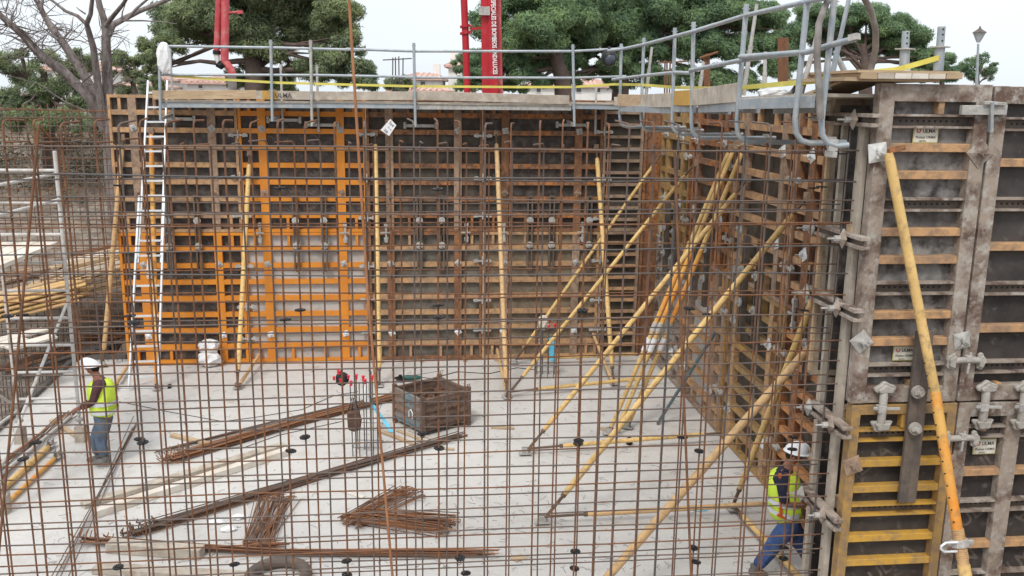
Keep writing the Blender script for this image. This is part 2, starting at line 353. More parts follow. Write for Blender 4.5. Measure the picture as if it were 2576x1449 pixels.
def panel(label, org, U, N, Wd, H, mf, mr, mp, ribs, ups, minis=(), dbl=(), frame=0.055, ribh=0.085, upw=0.16, printsz=0, mu=None, group='formwork panels', bev=0):
    root = thing('formwork_panel', label, 'formwork', org + U * Wd / 2, group)
    D = 0.12
    mb = MB()
    f = frame
    mb.box(org + U * (f / 2 + .004) + EZ * H / 2 + N * D / 2, U, N, EZ, f / 2, D / 2, H / 2 - 0.004)
    mb.box(org + U * (Wd - f / 2 - .004) + EZ * H / 2 + N * D / 2, U, N, EZ, f / 2, D / 2, H / 2 - 0.004)
    for z in (f * 0.6, H - f * 0.6):
        mb.box(org + U * Wd / 2 + EZ * z + N * (D / 2 - .003), U, N, EZ, Wd / 2 - f, D / 2, f * 0.55)
    mb.build('frame', mf, root, bevel=bev)
    mb = MB(); mb.box(org + U * Wd / 2 + EZ * H / 2 + N * 0.010, U, N, EZ, Wd / 2 - 0.02, 0.009, H / 2 - 0.02); mb.build('plywood_face', mp, root)
    for x in ups:
        mb = MB(); mb.box(org + U * x + EZ * H / 2 + N * (D / 2 + .002), U, N, EZ, upw / 2, D / 2 - 0.008, H / 2 - f - .01)
        mb.build('stile', mu or mf, root, bevel=bev)
    for i, r in enumerate(ribs):
        z = r * H; mb = MB()
        if i in dbl:
            for dz in (-0.052, 0.052): mb.box(org + U * Wd / 2 + EZ * (z + dz) + N * 0.062, U, N, EZ, Wd / 2 - f - .002, 0.042, 0.010)
            wb = MB(); wb.box(org + U * Wd / 2 + EZ * z + N * 0.028, U, N, EZ, Wd / 2 - f - .002, 0.006, 0.042)
            x = f + 0.12
            hb = MB()
            while x < Wd - f - 0.08:
                hb.tube([org + U * x + EZ * z + N * 0.033, org + U * x + EZ * z + N * 0.037], 0.011, 8); x += 0.055
            rb = mb.build('rib', (mf if mf is M_gm else mr), root); wb.build('web', M_ch, rb); hb.build('punched_holes', M_blk, rb)
        else:
            mb.box(org + U * Wd / 2 + EZ * z + N * 0.056, U, N, EZ, Wd / 2 - f - .002, 0.050, ribh / 2)
            mb.build('rib', mr, root, bevel=bev)
    for (x, r0, r1) in minis:
        mb = MB(); mb.box(org + U * x + EZ * (r0 + r1) / 2 * H + N * 0.058, U, N, EZ, 0.028, 0.046, (r1 - r0) / 2 * H - 0.03)
        mb.build('short_post', mr, root, bevel=bev)
    if printsz: prints(None, org, U, N, Wd, H, printsz, root)
    return root
RIB = [0.125, 0.25, 0.375, 0.50, 0.625, 0.75, 0.875]
def mins(Wd, both=True):
    o = []
    for q in (0.09, 0.36, 0.63, 0.91): 
        o.append((Wd * q, 0.0, 0.125))
        if both: o.append((Wd * q, 0.875, 1.0))
    return o
ZJ, ZT = 2.82, 5.60
sj = lambda x, y: sof(front(x, y, 0.12))
top_s = [sj(300, 400), sj(610, 400), sj(930, 400), sj(1225, 400), sj(1525, 400), sj(1620, 400)]
low_s = [sj(322, 700), sj(632, 700), sj(940, 700), sj(1228, 700), sj(1527, 700), sj(1618, 700)]
ts = [-11.37, -8.85, -6.28, -3.86, -1.30, -0.42]
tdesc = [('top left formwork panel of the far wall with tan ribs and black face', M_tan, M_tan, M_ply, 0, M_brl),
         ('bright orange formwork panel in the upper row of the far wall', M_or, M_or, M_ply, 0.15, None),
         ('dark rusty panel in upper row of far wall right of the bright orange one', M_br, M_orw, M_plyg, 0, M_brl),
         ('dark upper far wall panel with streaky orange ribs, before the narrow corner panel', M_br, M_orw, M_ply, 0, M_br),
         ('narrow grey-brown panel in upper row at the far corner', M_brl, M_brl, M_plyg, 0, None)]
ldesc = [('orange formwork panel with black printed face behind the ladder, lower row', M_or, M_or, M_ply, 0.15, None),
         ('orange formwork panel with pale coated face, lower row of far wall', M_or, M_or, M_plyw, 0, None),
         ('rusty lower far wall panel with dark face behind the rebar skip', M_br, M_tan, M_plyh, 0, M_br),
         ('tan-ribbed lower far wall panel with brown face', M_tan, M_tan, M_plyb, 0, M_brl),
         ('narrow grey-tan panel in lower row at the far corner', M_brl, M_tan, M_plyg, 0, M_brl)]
for i in range(5):
    a, b = top_s[i] if False else ts[i], ts[i + 1]
    wd = b - a - 0.006; ups = [0.47, wd - 0.52] if wd > 1.5 else []
    rb = RIB if wd > 1.5 else [k / 11 for k in range(1, 11)]
    for (z0, dsc, h) in ((ZJ + .003, tdesc[i], ZT - ZJ), (0.01, ldesc[i], ZJ - .01)):
        lab, mf, mr, mp, pz, mu = dsc
        panel(lab, W(a, 0, z0), E1, E2, wd, h, mf, mr, mp, rb, ups, mins(wd) if wd > 1.5 else (), ribh=0.10 if wd > 1.5 else 0.06, printsz=pz, mu=mu)
# inner corner post between far and right wall
for z0, h, mm, lb in ((0.01, 2.8, M_br, 'rusty inner corner piece at the foot of the far corner'), (2.83, 2.77, M_orw, 'worn orange inner corner piece at the top of the far corner')):
    r_ = thing('corner_panel', lb, 'formwork', W(-0.2, 0.1, z0))
    MB().box(W(-0.21, 0.03, z0 + h / 2), E1, E2, EZ, 0.20, 0.03, h / 2).build('leaf', mm, r_)
    MB().box(W(0.03, 0.2, z0 + h / 2), E1, E2, EZ, 0.03, 0.19, h / 2).build('leaf', mm, r_)
    MB().box(W(-0.38, 0.09, z0 + h / 2), E1, E2, EZ, 0.03, 0.03, h / 2 - .01).box(W(-0.07, 0.36, z0 + h / 2), E1, E2, EZ, 0.05, 0.03, h / 2 - .01).build('stile', mm, r_)
# right wall: seen from inside, ribs toward the room (normal -E1)
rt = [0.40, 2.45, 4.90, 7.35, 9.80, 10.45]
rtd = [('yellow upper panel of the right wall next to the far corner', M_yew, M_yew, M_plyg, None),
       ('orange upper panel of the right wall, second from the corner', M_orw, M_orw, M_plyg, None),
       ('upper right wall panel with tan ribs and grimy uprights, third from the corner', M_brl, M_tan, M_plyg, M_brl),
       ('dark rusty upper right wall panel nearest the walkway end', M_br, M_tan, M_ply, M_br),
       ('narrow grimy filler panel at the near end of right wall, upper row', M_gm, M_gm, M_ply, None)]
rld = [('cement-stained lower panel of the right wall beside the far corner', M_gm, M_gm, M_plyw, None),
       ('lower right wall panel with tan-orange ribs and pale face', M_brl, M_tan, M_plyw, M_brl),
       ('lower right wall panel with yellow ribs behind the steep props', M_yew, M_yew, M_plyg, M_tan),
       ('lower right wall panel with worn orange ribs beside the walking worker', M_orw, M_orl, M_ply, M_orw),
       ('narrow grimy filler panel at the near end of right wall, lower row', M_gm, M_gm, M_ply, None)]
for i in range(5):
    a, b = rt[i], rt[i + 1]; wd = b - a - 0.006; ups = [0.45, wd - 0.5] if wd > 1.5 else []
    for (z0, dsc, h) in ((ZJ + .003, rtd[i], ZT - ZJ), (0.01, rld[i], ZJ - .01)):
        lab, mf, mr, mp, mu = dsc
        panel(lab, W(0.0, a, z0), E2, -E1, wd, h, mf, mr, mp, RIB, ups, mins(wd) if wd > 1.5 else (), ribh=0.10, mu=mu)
# near end: the inner form of the front wall (stop end) and the front panels
INT = 10.45
M_crm = mat('steel_cream_worn', (0.50, 0.42, 0.33), (0.38, 0.30, 0.22), .5, 3, .75, (.24, .16, .11), .3, 8, bump=.2)
panel('grimy inner formwork panel of the front wall, edge seen behind the mat, lower', W(-1.0, INT, 0.01), E1, -E2, 0.98, 2.80, M_crm, M_gm, M_plyk, RIB, [], mu=None, group='front wall formwork')
panel('grimy inner formwork panel of the front wall, edge seen behind the mat, upper', W(-1.12, INT, 2.83), E1, -E2, 1.10, 2.85, M_crm, M_gm, M_plyn, RIB, [], mu=None, group='front wall formwork')
FT = 11.22
RN = [i / 10.75 for i in range(1, 10)] + [0.885]
up_r = [0.072, 0.147, 0.235, 0.315, 0.40, 0.485, 0.565, 0.655, 0.74, 0.83]
up_r = []
def zz(y, x=2300): return front(x, y, FT + .12).z
upz = [0.0] * 10
yy = [305, 372, 441, 516, 585, 655, 727, 794, 861, 932]
up_r = sorted([(zz(y) - 2.83) / 2.99 for y in yy]); 
nd = len(yy); dset = {nd - 1 - i for i, y in enumerate(yy) if y in (305, 516, 727, 932)}
n1 = panel('large near grimy grey formwork panel with round sign plate and tan ribs, upper right', W(-1.13, FT, 2.83), E1, E2, 1.06, 2.99, M_gm, M_tan, M_plyn, up_r, [], [(0.60, 0.9, 1.0), (0.60, 0.0, 0.085)], dset, frame=0.14, ribh=0.075, group='front wall formwork', bev=0.004)
n1['label'] = 'large near formwork panel with tan ribs and white maker plate, top of right column'
yl = [1095, 1165, 1229, 1282, 1352, 1412, 1475, 1540, 1600]
lo_r = sorted([zz(y) / 2.82 for y in yl if zz(y) > 0.1]); nl = len(lo_r)
n2 = panel('near formwork panel with bright yellow ribs and black face, foot of right column', W(-1.11, FT, 0.0), E1, E2, 1.07, 2.82, M_yew, M_ye, M_plyk, lo_r, [], [(0.55, 0.90, 1.0)], {nl - 1, nl - 4}, frame=0.09, ribh=0.07, printsz=0.20, group='front wall formwork', bev=0.004)
yr = [(312,1), (410,0), (515,1), (622,0), (728,1), (828,0), (925,1)]
r3 = sorted([(zz(y, 2520) - 2.83) / 2.98 for y, d in yr]); k3 = len(r3)
n3 = panel('dark near formwork panel with few yellow-tan ribs at the right edge, upper', W(-0.055, FT, 2.83), E1, E2, 1.60, 2.98, M_gm, M_tan, M_plyk, r3, [1.0], [(0.42, 0.0, 0.07)], {i for i in range(k3) if sorted(yr, reverse=True)[i][1]}, frame=0.14, ribh=0.075, group='front wall formwork', bev=0.004)
yr4 = [(1088,1), (1190,0), (1275,1), (1372,0), (1455,1)]
r4 = sorted([zz(y, 2480) / 2.82 for y, d in yr4])
n4 = panel('dark near formwork panel with sign plate and brown ribs, lower right', W(-0.03, FT, 0.0), E1, E2, 1.60, 2.82, M_gm, M_tan, M_plyk, r4, [0.60, 1.2], [(0.30, 0.88, 1.0)], {i for i in range(5) if sorted(yr4, reverse=True)[i][1]}, frame=0.13, ribh=0.07, printsz=0.22, group='front wall formwork', bev=0.004)
n4['label'] = 'dark near formwork panel with yellow-edged maker plate and brown ribs, lower right'
M_sign = mat('sign_plate', (0.62, 0.60, 0.52), (0.50, 0.47, 0.39), 0.4, 8, 0.5, (0.36, 0.30, 0.22), 0.12, 20)
M_signe = mat('sign_edge', (0.48, 0.41, 0.17), rough=0.5)
M_signt = mat('sign_text', (0.06, 0.05, 0.05), rough=0.5); M_signr = mat('sign_red', (0.45, 0.05, 0.03), rough=0.5)
def sign(root, x0, y0, x1, y1, ok=True):
    t = FT + 0.040; a = front(x0, y0, t); b = front(x1, y1, t); wd = (b - a).dot(E1); h = a.z - b.z
    o = V((a.x, a.y, b.z)); c = o + E1 * wd / 2 + EZ * h / 2
    p = MB().box(c, E1, E2, EZ, wd / 2, 0.004, h / 2).build('maker_plate', M_signe, root)
    MB().box(c + E2 * 0.005, E1, E2, EZ, wd / 2 - 0.008, 0.0015, h / 2 - 0.008).build('plate_face', M_sign, p)
    q = o + E2 * 0.009
    tx = MB(); tx.text('ULMA', q + E1 * wd * 0.36 + EZ * h * 0.60, E1, EZ, h * 0.30, bold=0.02)
    tx.text('Puntos ORMA', q + E1 * wd * 0.10 + EZ * h * 0.27, E1, EZ, h * 0.21, bold=0.015)
    tx.text('60 KN', q + E1 * wd * 0.26 + EZ * h * 0.07, E1, EZ, h * 0.15, bold=0.01)
    tx.build('plate_lettering', M_signt, p)
    lg = MB(); cx = q + E1 * wd * 0.20 + EZ * h * 0.70
    for k in range(6):
        a0 = math.pi + k * math.pi / 6; a1 = a0 + math.pi / 6; r0, r1 = h * 0.07, h * 0.13
        lg.quad(cx + E1 * math.cos(a0) * r0 + EZ * math.sin(a0) * r0, cx + E1 * math.cos(a0) * r1 + EZ * math.sin(a0) * r1, cx + E1 * math.cos(a1) * r1 + EZ * math.sin(a1) * r1, cx + E1 * math.cos(a1) * r0 + EZ * math.sin(a1) * r0)
    for sg in (-1, 1): lg.quad(cx + E1 * sg * h * .07, cx + E1 * sg * h * .13, cx + E1 * sg * h * .13 + EZ * h * .12, cx + E1 * sg * h * .07 + EZ * h * .12)
    lg.build('plate_logo', M_signr, p)
sign(n1, 2299, 316, 2357, 360); sign(n4, 2450, 1104, 2502, 1141); sign(n1, 2248, 870, 2300, 906)

# ---------------------------------------------------------------- hardware
def tieplate(p, N, U, r=0.075, label='', m=M_galvd, group='tie nuts on the formwork', spin=0.7, sq=True):
    root = thing('tie_nut', label, 'tie nut', p, group)
    mb = MB(); A = U * math.cos(spin) + EZ * math.sin(spin); B = -U * math.sin(spin) + EZ * math.cos(spin)
    k = [A * r + B * r, -A * r + B * r, -A * r - B * r, A * r - B * r]
    apex = N * r * 0.32
    for i in range(4):
        a, b = k[i], k[(i + 1) % 4]
        mb.tri(p + a, p + b, p + apex); mb.quad(p + a, p + b, p + b - N * .008, p + a - N * .008)
    mb.build('plate', m, root)
    mb = MB(); mb.tube([p + apex * 0.4, p + N * (r * 0.75)], r * 0.30, 8); mb.tube([p + N * r * .3, p + N * (r * 1.5)], r * 0.11, 6)
    for a in (0, 2.09, 4.19):
        d = A * math.cos(a) + B * math.sin(a); mb.bar(p + N * r * 0.5, p + N * r * 0.5 + d * r * 0.62, r * .18, r * .22)
    mb.build('nut', m, root)
    return root
def clamp(p, N, A, s=1.0, label='', group='panel clamps', m=M_galvd):
    "wedge clamp: bar along A, jaws both ends, wedge across"
    B = N.cross(A).normalized(); root = thing('panel_clamp', label, 'clamp', p, group)
    L_ = 0.13 * s
    mb = MB(); mb.box(p + N * .035 * s, A, N, B, L_, 0.014 * s, 0.022 * s)
    for sg in (-1, 1):
        c = p + A * (L_ * sg)
        mb.poly([c - B * .028 * s, c + B * .028 * s, c + A * (.05 * sg * s) + B * .045 * s + N * .0, c + A * (.09 * sg * s) + B * .012 * s, c + A * (.075 * sg * s) - B * .035 * s], N, .055 * s)
        mb.poly([c - A * .03 * sg * s - B * .05 * s, c + A * .05 * sg * s - B * .035 * s, c + A * .06 * sg * s + B * .04 * s, c - A * .02 * sg * s + B * .05 * s], N, .03 * s)
    mb.build('jaws', m, root)
    mb = MB(); mb.box(p + N * .06 * s + B * .02 * s, B, N, A, .10 * s, .012 * s, .014 * s); mb.build('wedge', m, root)
    return root
names_t = ['top left black-faced panel', 'upper bright orange panel', 'upper dark rusty panel', 'upper panel with streaky orange ribs', 'upper corner panel']
HG = {4.95: 'just under the walkway', 3.9: 'at mid height of the upper row', 3.2: 'just above the joint of the rows', 2.1: 'just below the joint of the rows', 0.55: 'near the floor', 2.62: 'just below the joint of the rows', 1.3: 'waist high'}
PLT = {4.95: M_galvd, 3.65: M_brl, 2.15: M_galvd, 0.62: M_alu}
pd = {4.95: 'under the walkway', 3.65: 'mid upper row', 2.15: 'below the row joint', 0.62: 'near the floor'}
pn = ['leftmost far wall panels', 'far wall orange panels', 'far wall dark rusty panels', 'far wall brown panels near corner']
for i in range(4):
    for j, sx in enumerate((ts[i] + 0.47, ts[i + 1] - 0.52)):
        for z, mm in PLT.items():
            tieplate(W(sx, 0.125, z), E2, E1, 0.062, 'tie plate on %s upright of %s, %s' % (('left', 'right')[j], pn[i], pd[z]), mm, spin=random.uniform(0.1, 0.8))
for i in range(1, 5):
    for z in (4.9, 3.9, 3.15, 2.15, 1.3, 0.6):
        lab = 'grey wedge clamp, far wall joint left of the %s, %s' % (['', 'bright orange panels', 'dark rusty panels', 'brown panels', 'narrow corner panel'][i], {4.9: 'topmost', 3.9: 'second highest', 3.15: 'third highest', 2.15: 'third lowest', 1.3: 'second lowest', 0.6: 'lowest'}[z])
        clamp(W(ts[i], 0.125, z + random.uniform(-.08, .08)), E2, E1, 0.9, lab)
# upright clamps across the row joint
vj = [(-10.3, 'behind the ladder'), (-8.5, 'at left end of the orange stretch'), (-6.75, 'at right end of the orange stretch'), (-5.9, 'right of the tall yellow prop'), (-4.2, 'left of the middle prop'), (-3.4, 'right of the middle prop'), (-1.7, 'left of the narrow corner panel')]
for s_, lb in vj: clamp(W(s_, 0.125, ZJ), E2, EZ, 1.0, 'upright wedge clamp on far wall row joint, ' + lb)
# soldiers (paired channels) over the row joint
sold = [(422, 'left of the orange upper panel, left one of two'), (497, 'left of the orange upper panel, right one of two'), (744, 'on the orange stretch, left one of two'), (815, 'on the orange stretch, right one of two'), (1055, 'on the rusty stretch, left one of two'), (1111, 'on the rusty stretch, right one of two'), (1333, 'near the far corner, left one of two'), (1388, 'near the far corner, right one of two'), (1482, 'beside the narrow corner panel')]
for x, lb in sold:
    s_ = sof(front(x, 575, .2)); a = W(s_, .17, 2.0); root = thing('alignment_channel', 'dark paired channel on far wall, ' + lb, 'channel', a, 'alignment channels')
    for sg in (-1, 1):
        MB().box(W(s_ + sg * .045, .165, 2.82), E1, E2, EZ, .014, .04, .78).build('channel', M_ch, root)
    mb = MB()
    for z in (2.0, 2.05, 3.58): mb.box(W(s_, .150, z), E1, E2, EZ, .03, .02, .02)
    mb.build('spacer_block', M_ch, root)
    for z in (2.55, 3.08):
        MB().tube([W(s_, .20, z), W(s_, .225, z)], .075, 12).tube([W(s_, .22, z), W(s_, .27, z)], .03, 8).build('round_nut', M_galvd, root)
# right wall hardware
for i in range(1, 4):
    for z in (4.6, 3.4, 2.2, 0.8):
        clamp(W(-.125, rt[i], z), -E1, E2, 0.95, 'grey wedge clamp on the right wall joint %s from the corner, %s' % (ORD[i - 1], {4.6: 'topmost', 3.4: 'second from top', 2.2: 'second from bottom', 0.8: 'lowest'}[z]))
for i in range(0, 4):
    for j, tt in enumerate((rt[i] + .45, rt[i + 1] - .5)):
        for z in (4.95, 3.65, 2.15, 0.62):
            tieplate(W(-.125, tt, z), -E1, E2, 0.08, 'tie plate on %s right wall upright from far corner, %s' % (ORD[2 * i + j], {4.95: 'topmost', 3.65: 'second highest', 2.15: 'second lowest', 0.62: 'lowest'}[z]), (M_galvd, M_alu)[(i + j) % 2], spin=random.uniform(0, .8))
    for k_, tt in enumerate((rt[i] + .9, rt[i] + 1.5)):
        a = W(-.17, tt, 2.0); root = thing('alignment_channel', 'dark paired steel channel over the row joint of right wall, %s from the corner' % ORD[2 * i + k_], 'channel', a, 'alignment channels')
        for sg in (-1, 1): MB().box(W(-.165, tt + sg * .045, 2.82), E1, E2, EZ, .04, .014, .78).build('channel', M_ch, root)
        for z in (2.55, 3.08): MB().tube([W(-.20, tt, z), W(-.225, tt, z)], .075, 12).tube([W(-.22, tt, z), W(-.27, tt, z)], .03, 8).build('round_nut', M_galvd, root)
    clamp(W(-.125, rt[i] + 0.35, ZJ), -E1, EZ, 1.0, 'upright wedge clamp over the row joint of the right wall, %s from the far corner' % ORD[i])

# near column hardware
M_cast2 = mat('zinc_bright', (.62, .62, .60), (.48, .47, .45), .5, 10, .6, bump=.2)
NT = FT + 0.13
def fp(x, y, t=NT): return front(x, y, t)
tieplate(fp(2208, 384), E2, E1, 0.085, 'bright square tie plate at the head of the big near prop', M_cast2, spin=0.15)
tieplate(fp(2466, 386), E2, E1, 0.095, 'weathered square tie plate on right stile of the top near panel', M_gm, spin=0.75)
tieplate(fp(2168, 860), E2, E1, 0.085, 'grey square tie plate low on the left stile of the top near panel', M_galvd, spin=0.7)
tieplate(fp(2420, 857), E2, E1, 0.08, 'grey square tie plate low on the right stile of the top near panel', M_galvd, spin=0.2)
tieplate(fp(2145, 1172), E2, E1, 0.085, 'rusty square tie plate on the yellow stile of the lower near panel', M_brl, spin=0.35)
tieplate(fp(2388, 1165), E2, E1, 0.07, 'brown square tie plate behind the big orange prop', M_brl, spin=0.4)
M_cast = mat('cast_clamp', (0.36, 0.335, 0.30), (0.26, 0.235, 0.205), 0.5, 8, 0.7, (0.42, 0.40, 0.37), 0.35, 16, bump=0.4)
def cast(p, A, sc, label):
    B_ = E2.cross(A).normalized(); root = thing('panel_clamp', label, 'clamp', p, 'near column clamps')
    for sg in (-1, 1):
        c = p + A * (.135 * sg * sc); mb = MB(); pts = []
        for k in range(15):
            a = -1.9 + 3.8 * k / 14; rr = .085 * sc * (1 + .12 * math.sin(5 * a + sg)); pts.append(c + A * (math.cos(a) * rr * sg * .75) + B_ * (math.sin(a) * rr * .95 - .012 * sc))
        mb.poly(pts, E2, .035 * sc)
        pts2 = [c + (q - c) * .72 + E2 * .034 * sc for q in pts]; mb.poly(pts2, E2, .030 * sc)
        mb.build('jaw', M_cast, root, bevel=.010 * sc)
    mb = MB(); mb.tube([p - A * .13 * sc + E2 * .03 * sc, p - A * .05 * sc + E2 * .05 * sc + B_ * .012, p + A * .05 * sc + E2 * .05 * sc + B_ * .012, p + A * .13 * sc + E2 * .03 * sc], .032 * sc, 8); mb.build('web', M_cast, root, smooth=True)
    mb = MB(); mb.bar(p - B_ * .12 * sc + E2 * .065 * sc, p + B_ * .09 * sc + E2 * .065 * sc + A * .01, .016 * sc, .022 * sc); mb.box(p + B_ * .03 + E2 * .055 * sc, A, B_, E2, .028 * sc, .03 * sc, .028 * sc); mb.build('wedge', M_galvd, root, bevel=.003)
cast(fp(2427, 905), E1, 1.0, 'cast clamp across the near panel joint under the two tie plates')
cast(fp(2412, 1100), E1, 1.0, 'cast clamp across the joint beside the near orange prop')
cast(fp(2215, 1022), EZ, 1.25, 'upright cast clamp over the row joint of the near column, leftmost')
cast(fp(2470, 1018), EZ, 1.25, 'upright cast clamp over the row joint, right of the near prop')
cast(fp(2566, 1018), EZ, 1.25, 'upright cast clamp over the row joint at the right picture edge')
# straight galvanised lock at the top of the joint
root = thing('lock_bar', 'flat galvanised lock bar with hanging wedge across the top near joint', 'clamp', fp(2475, 275))
MB().bar(fp(2417, 277, NT + .03), fp(2530, 277, NT + .03), 0.05, 0.085).bar(fp(2475, 258, NT + .07), fp(2530, 262, NT + .07), .03, .03).build('bar', M_galvd, root, bevel=.004)
MB().bar(fp(2494, 255, NT + .075), fp(2492, 333, NT + .05), .045, .03, E1).build('wedge', M_galv, root, bevel=.003)
# paired waler on the near column
root = thing('alignment_channel', 'large dark paired steel channel over the row joint of the near column', 'channel', fp(2290, 1260), 'alignment channels')
for (xa, xb) in ((2317, 2270), (2336, 2290)):
    a = fp(xa, 832, NT + .05); b = fp(xb, 1262, NT + .05)
    MB().bar(a, b, .045, .09, E1).build('channel', M_ch, root, bevel=.004)
for x, y in ((2307, 985), (2300, 1077)):
    p = fp(x, y, NT + .10); MB().tube([p, p + E2 * .03], .062, 14).tube([p + E2 * .02, p + E2 * .09], .022, 8).bar(p + E2 * .045 - E1 * .05, p + E2 * .045 + E1 * .05, .018, .03).build('round_nut', M_cast, root)
# stop-end walers (horizontal clamps across the wall thickness)
wl = [(2178, 303, 'topmost'), (2192, 612, 'second from top'), (2174, 792, 'middle'), (2163, 1085, 'second from bottom'), (2142, 1316, 'lowest')]
for i, (x, y, lb) in enumerate(wl):
    p = front(x, y, 11.40); p = W(-1.19, 11.45, p.z); q = p - E2 * (1.10 if i < 3 else .80)
    root = thing('stop_end_waler', 'grimy double channel waler bridging the wall end left of the near column, ' + lb, 'waler', p, 'stop end walers')
    for dz in (-.042, .042): MB().bar(p + EZ * dz, q + EZ * dz, .095, .034).build('channel', M_gm, root, bevel=.003)
    MB().bar(p + EZ * 0, q, .018, .05).build('web', M_ch, root)
    for k, (fr, mm) in enumerate(((0.30, M_gm), (0.93, M_galvd))):
        c = p + (q - p) * fr - E1 * .06
        mb = MB(); k4 = [E2 * .075, EZ * .095, -E2 * .075, -EZ * .095]
        for j in range(4): mb.tri(c + k4[j], c + k4[(j + 1) % 4], c - E1 * .05)
        mb.poly([c + v_ for v_ in k4], E1, .01)
        pl_ = mb.build('tie_plate', mm, root)
        MB().tube([c, c - E1 * .15], .010, 6).tube([c - E1 * .03, c - E1 * .08], .030, 8).build('tie_rod', M_galvd, pl_)
# timber stop end strips and blocks
for i, (s_, t_, z0, z1, wd, th, mm, lb) in enumerate([(-1.17, 11.10, 0, 5.5, .05, .09, M_woodg, 'pale timber strip against the near panel edge'), (-1.14, 10.98, 0, 5.45, .03, .07, M_woodg, 'weathered thin timber strip in the wall end gap'), (-1.12, 10.60, 0.0, 5.5, .05, .05, M_woodg, 'timber strip against the inner form edge'), (-1.20, 10.45, 2.9, 5.3, .035, .06, M_wood, 'tan timber strip left of the white grimy post')]):
    solo(MB().box(W(s_ + 0.05, t_, (z0 + z1) / 2), E1, E2, EZ, wd / 2, th / 2, (z1 - z0) / 2), 'timber_strip', mm, lb, 'timber')
for i, (x, y) in enumerate(((2142, 582), (2134, 762), (2118, 1040), (2110, 1262))):
    root = thing('timber_blocks', 'pair of short timber blocks wedged above the %s waler' % ['second', 'middle', 'fourth', 'lowest'][i], 'timber', front(x, y, 11.05), 'blocks on the walers')
    for k in (0, 1): MB().box(front(x, y, 11.05) + E1 * (.075 * k) - E2 * .05 * k, E1, E2, EZ, .03, .05, .06).build('block', M_wood, root)

# ================================================================ PROPS
def prop(p0, p1, m, label, r=0.042, g='push-pull props', spin=0.5, r_in=0.022, head=True, coll=None, gap=(.06, .05)):
    p0 = V(p0); p1 = V(p1); d = (p1 - p0); L_ = d.length; d.normalize()
    root = thing('prop', label, 'prop', p0, g)
    a = p0 + d * (spin); b = p1 - d * min(0.3, spin * .7)
    mb = MB(); mb.tube([a, a + d * .05, a + d * .12, b - d * .10, b - d * .04, b], r, 12, rs=[r * .72, r * .95, r, r, r * .9, r * .72]); mb.build('tube', m, root, smooth=True)
    mb = MB(); mb.tube([p0 + d * .03, a + d * .02], r_in, 8); mb.tube([a - d * .05, a + d * .0], r * .9, 10)
    for k in range(int(spin / .03)): mb.tube([p0 + d * (.05 + k * .03), p0 + d * (.062 + k * .03)], r_in * 1.15, 8)
    mb.tube([b, p1], r_in, 8); mb.build('spindle', M_thr, root)
    if head:
        mb = MB(); h = V((d.x, d.y, 0)).normalized() if (abs(d.x) + abs(d.y)) > .01 else E1; q = h.cross(EZ)
        mb.box(p0 + EZ * .008, h, q, EZ, .10, .07, .006)
        for sg in (-1, 1): mb.box(p0 + q * sg * .035 + EZ * .05, h, q, EZ, .05, .006, .05)
        mb.tube([p0 + q * .045 + EZ * .06, p0 - q * .045 + EZ * .06], .014, 8); mb.build('foot_plate', M_galvd, root)
        mb = MB(); mb.box(p1, h, q, EZ, .03, .05, .06); mb.build('head_bracket', M_brl, root)
    return root
# right wall rakers and their low struts
rk = [((-3.20, .56), (-.14, .60, 4.56), M_pry, 'farthest yellow raking prop of the right wall, ending by the corner', .036),
      ((-3.56, 2.75), (-.14, 2.90, 4.51), M_pry, 'second yellow raking prop of the right wall from the far corner', .038),
      ((-3.54, 5.59), (-.14, 5.62, 4.47), M_pry, 'long yellow raking prop of the right wall, third from the far corner', .041),
      ((-3.59, 7.98), (-.14, 7.80, 4.42), M_pry, 'long yellow raking prop of the right wall, fourth from the corner', .042)]
for (f, tp, mm, lb, r) in rk: prop(W(f[0], f[1], .03), W(*tp), mm, lb, r)
E0 = W(-3.55, 10.25, 0.03)
prop(E0, side(2080, 825, -.6), M_prt, 'thick tan raking prop nearest the camera, running out at the bottom edge', .049)
low = [((-3.20, .56), (-.2, .62), M_pry, 'low yellow strut on the slab by the far corner'), ((-3.56, 2.75), (-.2, 2.2), M_pry, 'low yellow strut on the slab, second from the far corner'),
       ((-3.54, 5.59), (-.2, 5.35), M_pry, 'low yellow strut on the slab with long dark spindle, third from the corner'), ((-3.59, 7.98), (-.2, 8.0), M_prt, 'low tan strut on the slab behind the walking worker')]
for (f, tp, mm, lb) in low: prop(W(f[0], f[1] + .03, .12), W(tp[0], tp[1], .20), mm, lb, .036, 'low struts', .62, .018, head=False)
prop(W(-.87, 7.79, .03), W(-.93, 10.28, 4.15), M_pry, 'steep yellow prop leaning toward the camera beside the walking worker', .040)
prop(W(-.87, 7.86, .10), W(-.75, 10.2, .15), M_pry, 'low yellow strut running under the walking worker', .04, 'low struts', .3, head=False)
# steep orange props in a bunch
for (x0, y0, x1, y1, lb) in ((1531, 1090, 1838, 372, 'left one of the steep orange props lying against the right wall'), (1549, 1092, 1850, 366, 'middle one of the steep orange props lying against the right wall'), (1578, 1075, 1872, 372, 'right one of the steep orange props lying against the right wall')):
    a = onz(x0, y0, .03); b = side(x1, y1, -.16)
    root = prop(a, b, M_pry, lb, .038, 'steep orange props', .12)
    d = (b - a)
    MB().tube([a + d * .405, a + d * .66], .0415, 12).build('orange_sleeve', M_pro, root, smooth=True)
    MB().tube([a + d * .30, a + d * .345], .048, 10).build('white_wrap', M_white, root)
    MB().tube([a + d * .37, a + d * .40], .05, 10).build('collar', M_galvd, root)
M_teal = mat('teal_steel', (0.05, 0.10, 0.13), (0.10, 0.12, 0.12), .5, 5, .5)
a = onz(1654, 1066, .02); b = side(1800, 835, -.16)
solo(MB().tube([a, b], .028, 8), 'steel_pole', M_teal, 'thin dark blue-grey steel pole leaning on the right wall', 'pole')
